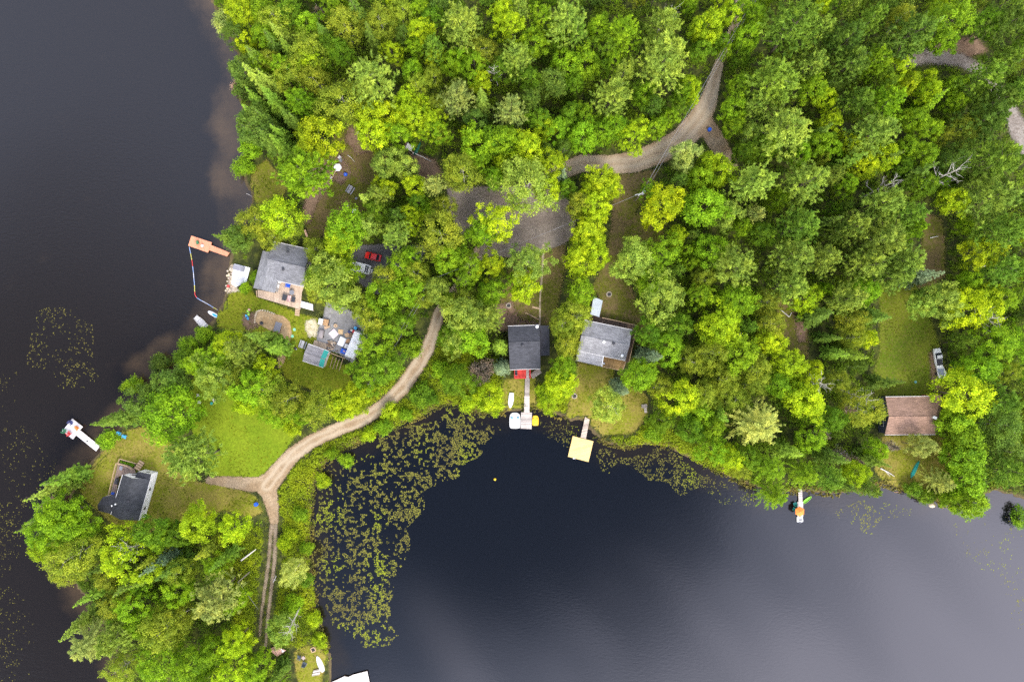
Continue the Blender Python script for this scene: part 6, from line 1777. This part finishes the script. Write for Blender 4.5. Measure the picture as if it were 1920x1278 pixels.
t = hull((1513.4, 936.8), .03, -39, 2.95, .85, LIME, 'kayak', 'lime green kayak floating beside the parasol dock', 'kayak', stern=.1, inner=mat_plain('kayak_well', (.14, .38, .02)), deep=.3)
x, y = W(1500.2, 973.5, .5); t = thing('motor_boat', 'small white boat end with dark seat below the orange parasol', 'boat', (x, y, 0))
MB().box(x, y, .25, 1.55, 1.3, .5, .05, 1.0).build('hull', CARWHITE, t); MB().box(x + .05, y - .05, .53, .95, .32, .1, .05).build('seat', DARK, t); MB().box(x, y - .72, .5, .5, .2, .5, .05).build('outboard', GREY, t)

# paddle board
x, y = W(400.5, 589.5, .2); th = -math.radians(29); t = thing('paddle_board', 'white paddle board with a light blue deck pad at the beach', 'paddle board', (x, y, .03))
def board(L, Wd, z0, z1, sh=0.0):
    n = 20; pts = []
    for k in range(n):
        a = 6.283 * k / n; ca, sa = math.cos(a), math.sin(a)
        X = L / 2 * math.copysign(abs(ca) ** .85, ca) + sh; Y = Wd / 2 * math.copysign(abs(sa) ** .9, sa)
        pts.append((x + X * math.cos(th) - Y * math.sin(th), y + X * math.sin(th) + Y * math.cos(th)))
    return MB().prism(pts, z0, z1)
board(3.5, 1.0, .05, .18).build('board', WHITE, t); board(1.6, .66, .17, .20, .35).build('deck_pad', SKYBLUE, t)

# pedal boats
def pedal(c, Wd, L, mat, label, accents, seatm):
    x, y = W(*c, .4); t = thing('pedal_boat', label, 'boat', (x, y, 0), 'pedal boats at the grey dock')
    def ring(k, z):
        pts = []
        for a in range(24):
            q_ = 6.283 * a / 24; ca, sa = math.cos(q_), math.sin(q_)
            yy = (L / 2 * math.copysign(abs(sa) ** (.75 if sa > 0 else .38), sa)) * k; xx = Wd / 2 * math.copysign(abs(ca) ** (.62 if sa > 0 else .42), ca) * k
            pts.append((x + xx, y + yy, z))
        return pts
    MB().loft([ring(.93, -.15), ring(1.0, .15), ring(1.0, .4), ring(.94, .5)]).build('hull', mat, t)
    MB().loft([ring(.80, .49), ring(.78, .515)]).build('deck', mat, t)
    for sg in (-1, 1):
        MB().box(x + sg * Wd * .27, y + L * .18, .62, Wd * .22, L * .07, .22, sg * .08).build('seat', accents, t)
    MB().box(x, y - L * .16, .58, Wd * .22, L * .32, .14).build('console', seatm, t)
    MB().box(x, y - L * .16, .67, Wd * .14, L * .24, .05).build('console_panel', mat, t)
    MB().tube([(x - Wd * .2, y - L * .44, .5), (x - Wd * .2, y - L * .44, .72), (x + Wd * .2, y - L * .44, .72), (x + Wd * .2, y - L * .44, .5)], .03, 5).build('grab_rail', STEEL, t)
pedal((965.5, 788), 2.95, 4.25, CARWHITE, 'white pedal boat with blue seats moored beside the grey dock', mat_plain('seat_blue', (.02, .18, .32)), mat_plain('console_grey', (.30, .38, .44)))
pedal((1003.8, 788), 1.75, 2.75, YELLOW, 'small yellow pedal boat moored beside the grey dock', mat_plain('seat_gold', (.40, .22, .01)), mat_plain('console_gold', (.62, .48, .06)))

# swimming rope with coloured floats
rope = [(354.9, 462.6), (357.5, 476), (360.3, 491), (362.5, 511), (364.4, 531.7), (365.4, 552), (368, 557), (374, 561.5), (382, 565.6), (394, 572.5), (408, 581)]
t = thing('float_line', 'line of red, yellow and blue floats fencing the swimming area', 'float line', (*W(364, 530, 0), 0))
MB().tube([W(*p_, .1) + (.05,) for p_ in rope], .05, 5).build('rope', OFFWHITE, t)
fc = [mat_plain('float_blue', (.22, .30, .50)), mat_plain('float_yellow', (.45, .42, .10)), mat_plain('float_red', (.50, .03, .03)), bpy.data.materials['float_blue'], mat_plain('float_pale', (.40, .43, .52))]
tot = 0; seg = []
for a, b in zip(rope[:-1], rope[1:]):
    seg.append((tot, a, b)); tot += math.dist(a, b)
def at(s):
    for s0, a, b in reversed(seg):
        if s >= s0: return lerp2(a, b, min((s - s0) / math.dist(a, b), 1))
k = 0; s = 1.0
while s < tot - 3:
    p0, p1 = at(s), at(s + 2.1)
    MB().tube([W(*p0, .1) + (.09,), W(*lerp2(p0, p1, .5), .1) + (.09,), W(*p1, .1) + (.09,)], [.06, .11, .06], 8).build('float', fc[(k // 5) % 5], t)
    s += 2.4; k += 1
for c, lab in (((928, 898), 'yellow buoy alone on the dark bay'),):
    x, y = W(*c, 0); t = thing('buoy', lab, 'buoy', (x, y, 0)); MB().lathe(x, y, [(.05 + .3 * math.sin(math.pi * q / 8), -.2 + .33 * (1 - math.cos(math.pi * q / 8))) for q in range(9)], 12).build('float', YELLOW, t, True); MB().tube([(x, y, .44), (x, y, .56)], .05, 6).build('handle', DARK, t)


# ------------------------------------------------------------------ vehicles
def car(c, deg, mat, label, L=4.4, Wd=1.85, pickup=False, name='parked_car', cat='car'):
    """deg: the picture direction its front points to"""
    x, y = W(*c, 1.6); th = -math.radians(deg)
    t = thing(name, label, cat, (x, y, LAND))
    R = lambda a, b, z: (x + a * math.cos(th) - b * math.sin(th), y + a * math.sin(th) + b * math.cos(th), LAND + z)
    def rng_(a, k, zs, zt):
        return [R(a * L, b * k * Wd / 2, z_) for b, z_ in ((-1, zs), (-1, zt * .8 + zs * .2), (-.9, zt), (.9, zt), (1, zt * .8 + zs * .2), (1, zs))]
    MB().loft([rng_(-.5, .86, .4, .85), rng_(-.47, .96, .3, .95), rng_(-.2, 1, .28, .98), rng_(.2, 1, .28, .98), rng_(.42, .95, .3, .88), rng_(.5, .82, .4, .72)]).build('body', mat, t)
    f0, f1, r0, r1 = (.24, .10, -.06 if pickup else -.24, -.10 if pickup else -.40)
    cab = [[R(a * L, b * Wd / 2, z_) for a, z_ in ((f0, .95), (f1, 1.5), (r0, 1.52), (r1, .95))] for b in (-.84, -.70, .70, .84)]
    g = MB().add([cab[0][0], cab[0][3], R(r0 * L, -.70 * Wd / 2, 1.5), R(f1 * L, -.70 * Wd / 2, 1.48), cab[3][0], cab[3][3], R(r0 * L, .70 * Wd / 2, 1.5), R(f1 * L, .70 * Wd / 2, 1.48)],
                 [(0, 1, 2, 3), (7, 6, 5, 4), (0, 3, 7, 4), (1, 5, 6, 2)])
    g.build('windows', GLASS, t)
    MB().loft([[R(f1 * L + .03, b * .72 * Wd / 2, 1.47) for b in (-1, 1)] + [R(f1 * L + .03, b * .72 * Wd / 2, 1.52) for b in (1, -1)], [R(r0 * L - .03, b * .72 * Wd / 2, 1.49) for b in (-1, 1)] + [R(r0 * L - .03, b * .72 * Wd / 2, 1.55) for b in (1, -1)]]).build('roof', mat, t)
    if pickup:
        p = R(-.3 * L, 0, 1.0); MB().box(p[0], p[1], LAND + 1.0, L * .36, Wd * .8, .05, th).build('cargo_bed', DARK, t)
    for a in (-.3, .31):
        for b in (-.92, .92):
            p = R(a * L, b * Wd / 2, .33); q_ = R(a * L, b * Wd / 2 * .78, .33); w_ = MB().tube([p, q_], .33, 14).build('wheel', TYRE, t); p2 = R(a * L, b * Wd / 2 * 1.012, .33); MB().tube([p, p2], .19, 10).build('rim', STEEL, w_)
    for b in (-.62, .62):
        p = R(.487 * L, b * Wd / 2, .66); MB().box(p[0], p[1], p[2], .1, .3, .14, th).build('headlight', OFFWHITE, t)
        p = R(-.495 * L, b * Wd / 2, .72); MB().box(p[0], p[1], p[2], .06, .25, .16, th).build('tail_light', RUST, t)
        p = R(.16 * L, b * 1.75 * Wd / 2, 1.0); MB().box(p[0], p[1], p[2], .12, .2, .13, th).build('mirror', mat, t)
    return t


car((699, 480.5), 193, CARRED, 'bright red hatchback parked on asphalt between trees', 4.3)
car((1760.5, 669), -98, CARWHITE, 'white pickup parked under trees beside the long mown strip', 4.6, 1.9, True, 'pickup_truck', 'pickup')
x, y = W(1765, 695, 1.2); t = thing('boat_trailer', 'white trailer with a grey cover behind the white pickup', 'trailer', (x, y, LAND)); th = math.radians(-80)
MB().prism(WP([(1755.5, 682.5), (1766, 682), (1774.5, 698), (1774, 709), (1761, 709.5)], 1.4), .95, 1.4).build('bed', CARWHITE, t); MB().prism(WP([(1758, 691), (1769, 691), (1771, 702), (1761.5, 704)], 1.5), 1.39, 1.5).build('cover', mat_plain('blue_grey_cover', (.16, .19, .24)), t)
for sx in (-1.2, 1.2): MB().tube([(x + sx - .1, y - .8, .85), (x + sx + .1, y - .8, .85)], .3, 12).build('wheel', TYRE, t)
x, y = W(768, 276, 1); t = thing('utility_trailer', 'white utility trailer in the clearing under yellow maples', 'trailer', (x, y, LAND)); th = math.radians(-28)
MB().box(x, y, 1.05, 1.9, 1.6, .5, th, .97).build('box', OFFWHITE, t); MB().box(x - 1.15, y + .6, .85, .35, 1.5, .2, th).build('tailgate', BROWN, t); MB().tube([(x, y - .95, .85), (x + .3, y - .8, .85)], .3, 10).build('wheel', TYRE, t)
MB().box(x + 1.2, y - .65, .8, .8, .12, .1, th).build('drawbar', DARK, t)

# ------------------------------------------------------------------ logs and sticks on the ground
def log(a, b, r, label, mat=DEADWOOD, z=.75, fork=None, name='fallen_log'):
    p0, p1 = W(*a, z), W(*b, z)
    m = lerp2(p0, p1, .5)
    mb = MB().tube([(*p0, z), (m[0] + .1, m[1] + .08, z + .08), (*p1, z + .02)], [r, r * .8, r * .45], 7)
    if fork:
        f = W(*fork, z); mb.tube([(*lerp2(p0, p1, .35), z), (*f, z + .2)], [r * .6, r * .25], 6)
    return tag(mb.build(name, mat), label, 'log', 'fallen logs and poles')


PALELOG = mat_bark('pale_log', (.34, .31, .28), (.52, .49, .45))
log((452, 1050), (480, 1029), .24, 'thick white birch log lying in brush beside the two-track trail', PALELOG, z=1.6)
log((1651, 877.5), (1677, 892.5), .17, 'forked white log on the shore near the long green canoe', PALELOG, fork=(1668, 892))
log((773, 286), (809, 303), .15, 'long pale pole lying on bare earth beside the white utility trailer', PALELOG)
log((652, 291), (665, 303.5), .09, 'thin stick on the brown lawn above the blue ball', PALELOG); log((652.5, 383), (648.5, 400), .09, 'thin stick near the white storage box', PALELOG)
log((512, 1091), (518, 1078), .12, 'grey forked branch lying across the two-track trail', fork=(519, 1086), z=.7)
log((462, 363), (473, 369), .08, 'thin bare branch reaching over the lake edge', z=.3)
log((1744, 446), (1760, 443), .13, 'short pale log in the grassy gap among dark pines', PALELOG)
log((1838, 500), (1855, 497), .3, 'mossy grey log under the yellow maples', z=2)
log((1373, 632), (1402, 627), .22, 'pale broken trunk poking out of the maples', PALELOG, z=6, fork=(1390, 622))
log((1677, 922), (1690, 923), .12, 'reddish log floating near the canoe shore', mat_plain('red_log', (.30, .17, .12)), z=.06)
tf = [[(1017, 458), (1021, 458), (1019.5, 500), (1014, 560), (1014, 611), (1010.5, 611), (1011, 560), (1015.5, 500)]]
t = thing('plank_path', 'narrow plank path running down the lawn to the black roof', 'path', (*W(1015, 540), LAND)); MB().prism(WP(tf[0], .62), .57, .63).build('planks', mat_planks('path_planks', (.27, .21, .14), math.pi / 2, .9, .25, .06), t)
MB().prism(WP([(998, 574), (1012, 577), (1012, 580), (998, 577)], .61), .56, .615).build('side_planks', TAN, t)
for k in range(4):
    a = (985 + 4 * k, 586 + 2 * k); log(a, (a[0] + 16, a[1] + 9), .13, 'split board lying on the lawn above the black roof', TAN, z=.65, name='loose_board')['group'] = 'loose boards above the black roof'

# ------------------------------------------------------------------ utility poles and their wires
def pole(c, h, label, gear=True):
    x, y = W(*c, h - .3); t = thing('utility_pole', label, 'utility pole', (x, y, LAND), 'utility poles along the road')
    MB().tube([(x, y, -.2), (x, y, h)], [.17, .11], 9).build('shaft', mat_plain('pole_wood', (.22, .19, .16)) if 'pole_wood' not in bpy.data.materials else bpy.data.materials['pole_wood'], t)
    if gear:
        MB().lathe(x + .45, y + .1, [(.26, h - 1.9), (.30, h - 1.8), (.30, h - .9), (.2, h - .75)], 12).build('transformer', STEEL, t)
        MB().box(x, y, h - .35, 2.2, .12, .14, .6).build('crossarm', STEEL, t)
        for k in (-.9, .9): MB().lathe(x + k * math.cos(.6), y + k * math.sin(.6), [(.05, h - .28), (.09, h - .15), (.04, h - .02)], 8).build('insulator', WHITE, t)
        MB().tube([(x - 1.6, y - .35, h - .8), (x, y, h - .6)], .06, 6).build('bracket', STEEL, t)
    return Vector((x, y, h - .1))


WIREM = mat_plain('wire', (.20, .20, .21), .5, .1)
def wire(a, b, label, sag=.9, r=.022, off=0.0):
    pts = []
    for k in range(13):
        s = k / 12; p_ = a.lerp(b, s); pts.append((p_.x + off, p_.y - off, p_.z - sag * 4 * s * (1 - s)))
    tag(MB().tube(pts, r, 5).build('power_line', WIREM), label, 'power line', 'power lines')


p1 = pole((1203, 362), 10.0, 'utility pole with a grey transformer at the road clearing'); p0 = pole((1484, -124), 10.0, 'utility pole beyond the road bend', False)
p2 = pole((805, 526), 9.5, 'plain utility pole deep among the birches', False); p3 = pole((690, 720), 9.0, 'plain utility pole in trees beside the lower lane', False)
wire(p1, p0, 'upper power line from the transformer pole along the road', .9, .034); wire(p1, p0, 'twin power line beside the upper road wire', 1.3, .022, .5)
wire(p1, p2, 'power line from the transformer pole over the gravel turnaround', .8, .022); wire(p2, p3, 'power line through the birches to the lower lane', .8, .022); wire(p2, p3, 'second power line through the birches', 1.1, .025, .6)
p4 = pole((447, 1090), 8.5, 'slim utility pole beside the two-track trail', False); wire(p4, Vector((*W(485, 1142, 1), 1.2)), 'thin guy wire slanting down beside the two-track trail', .1, .03)
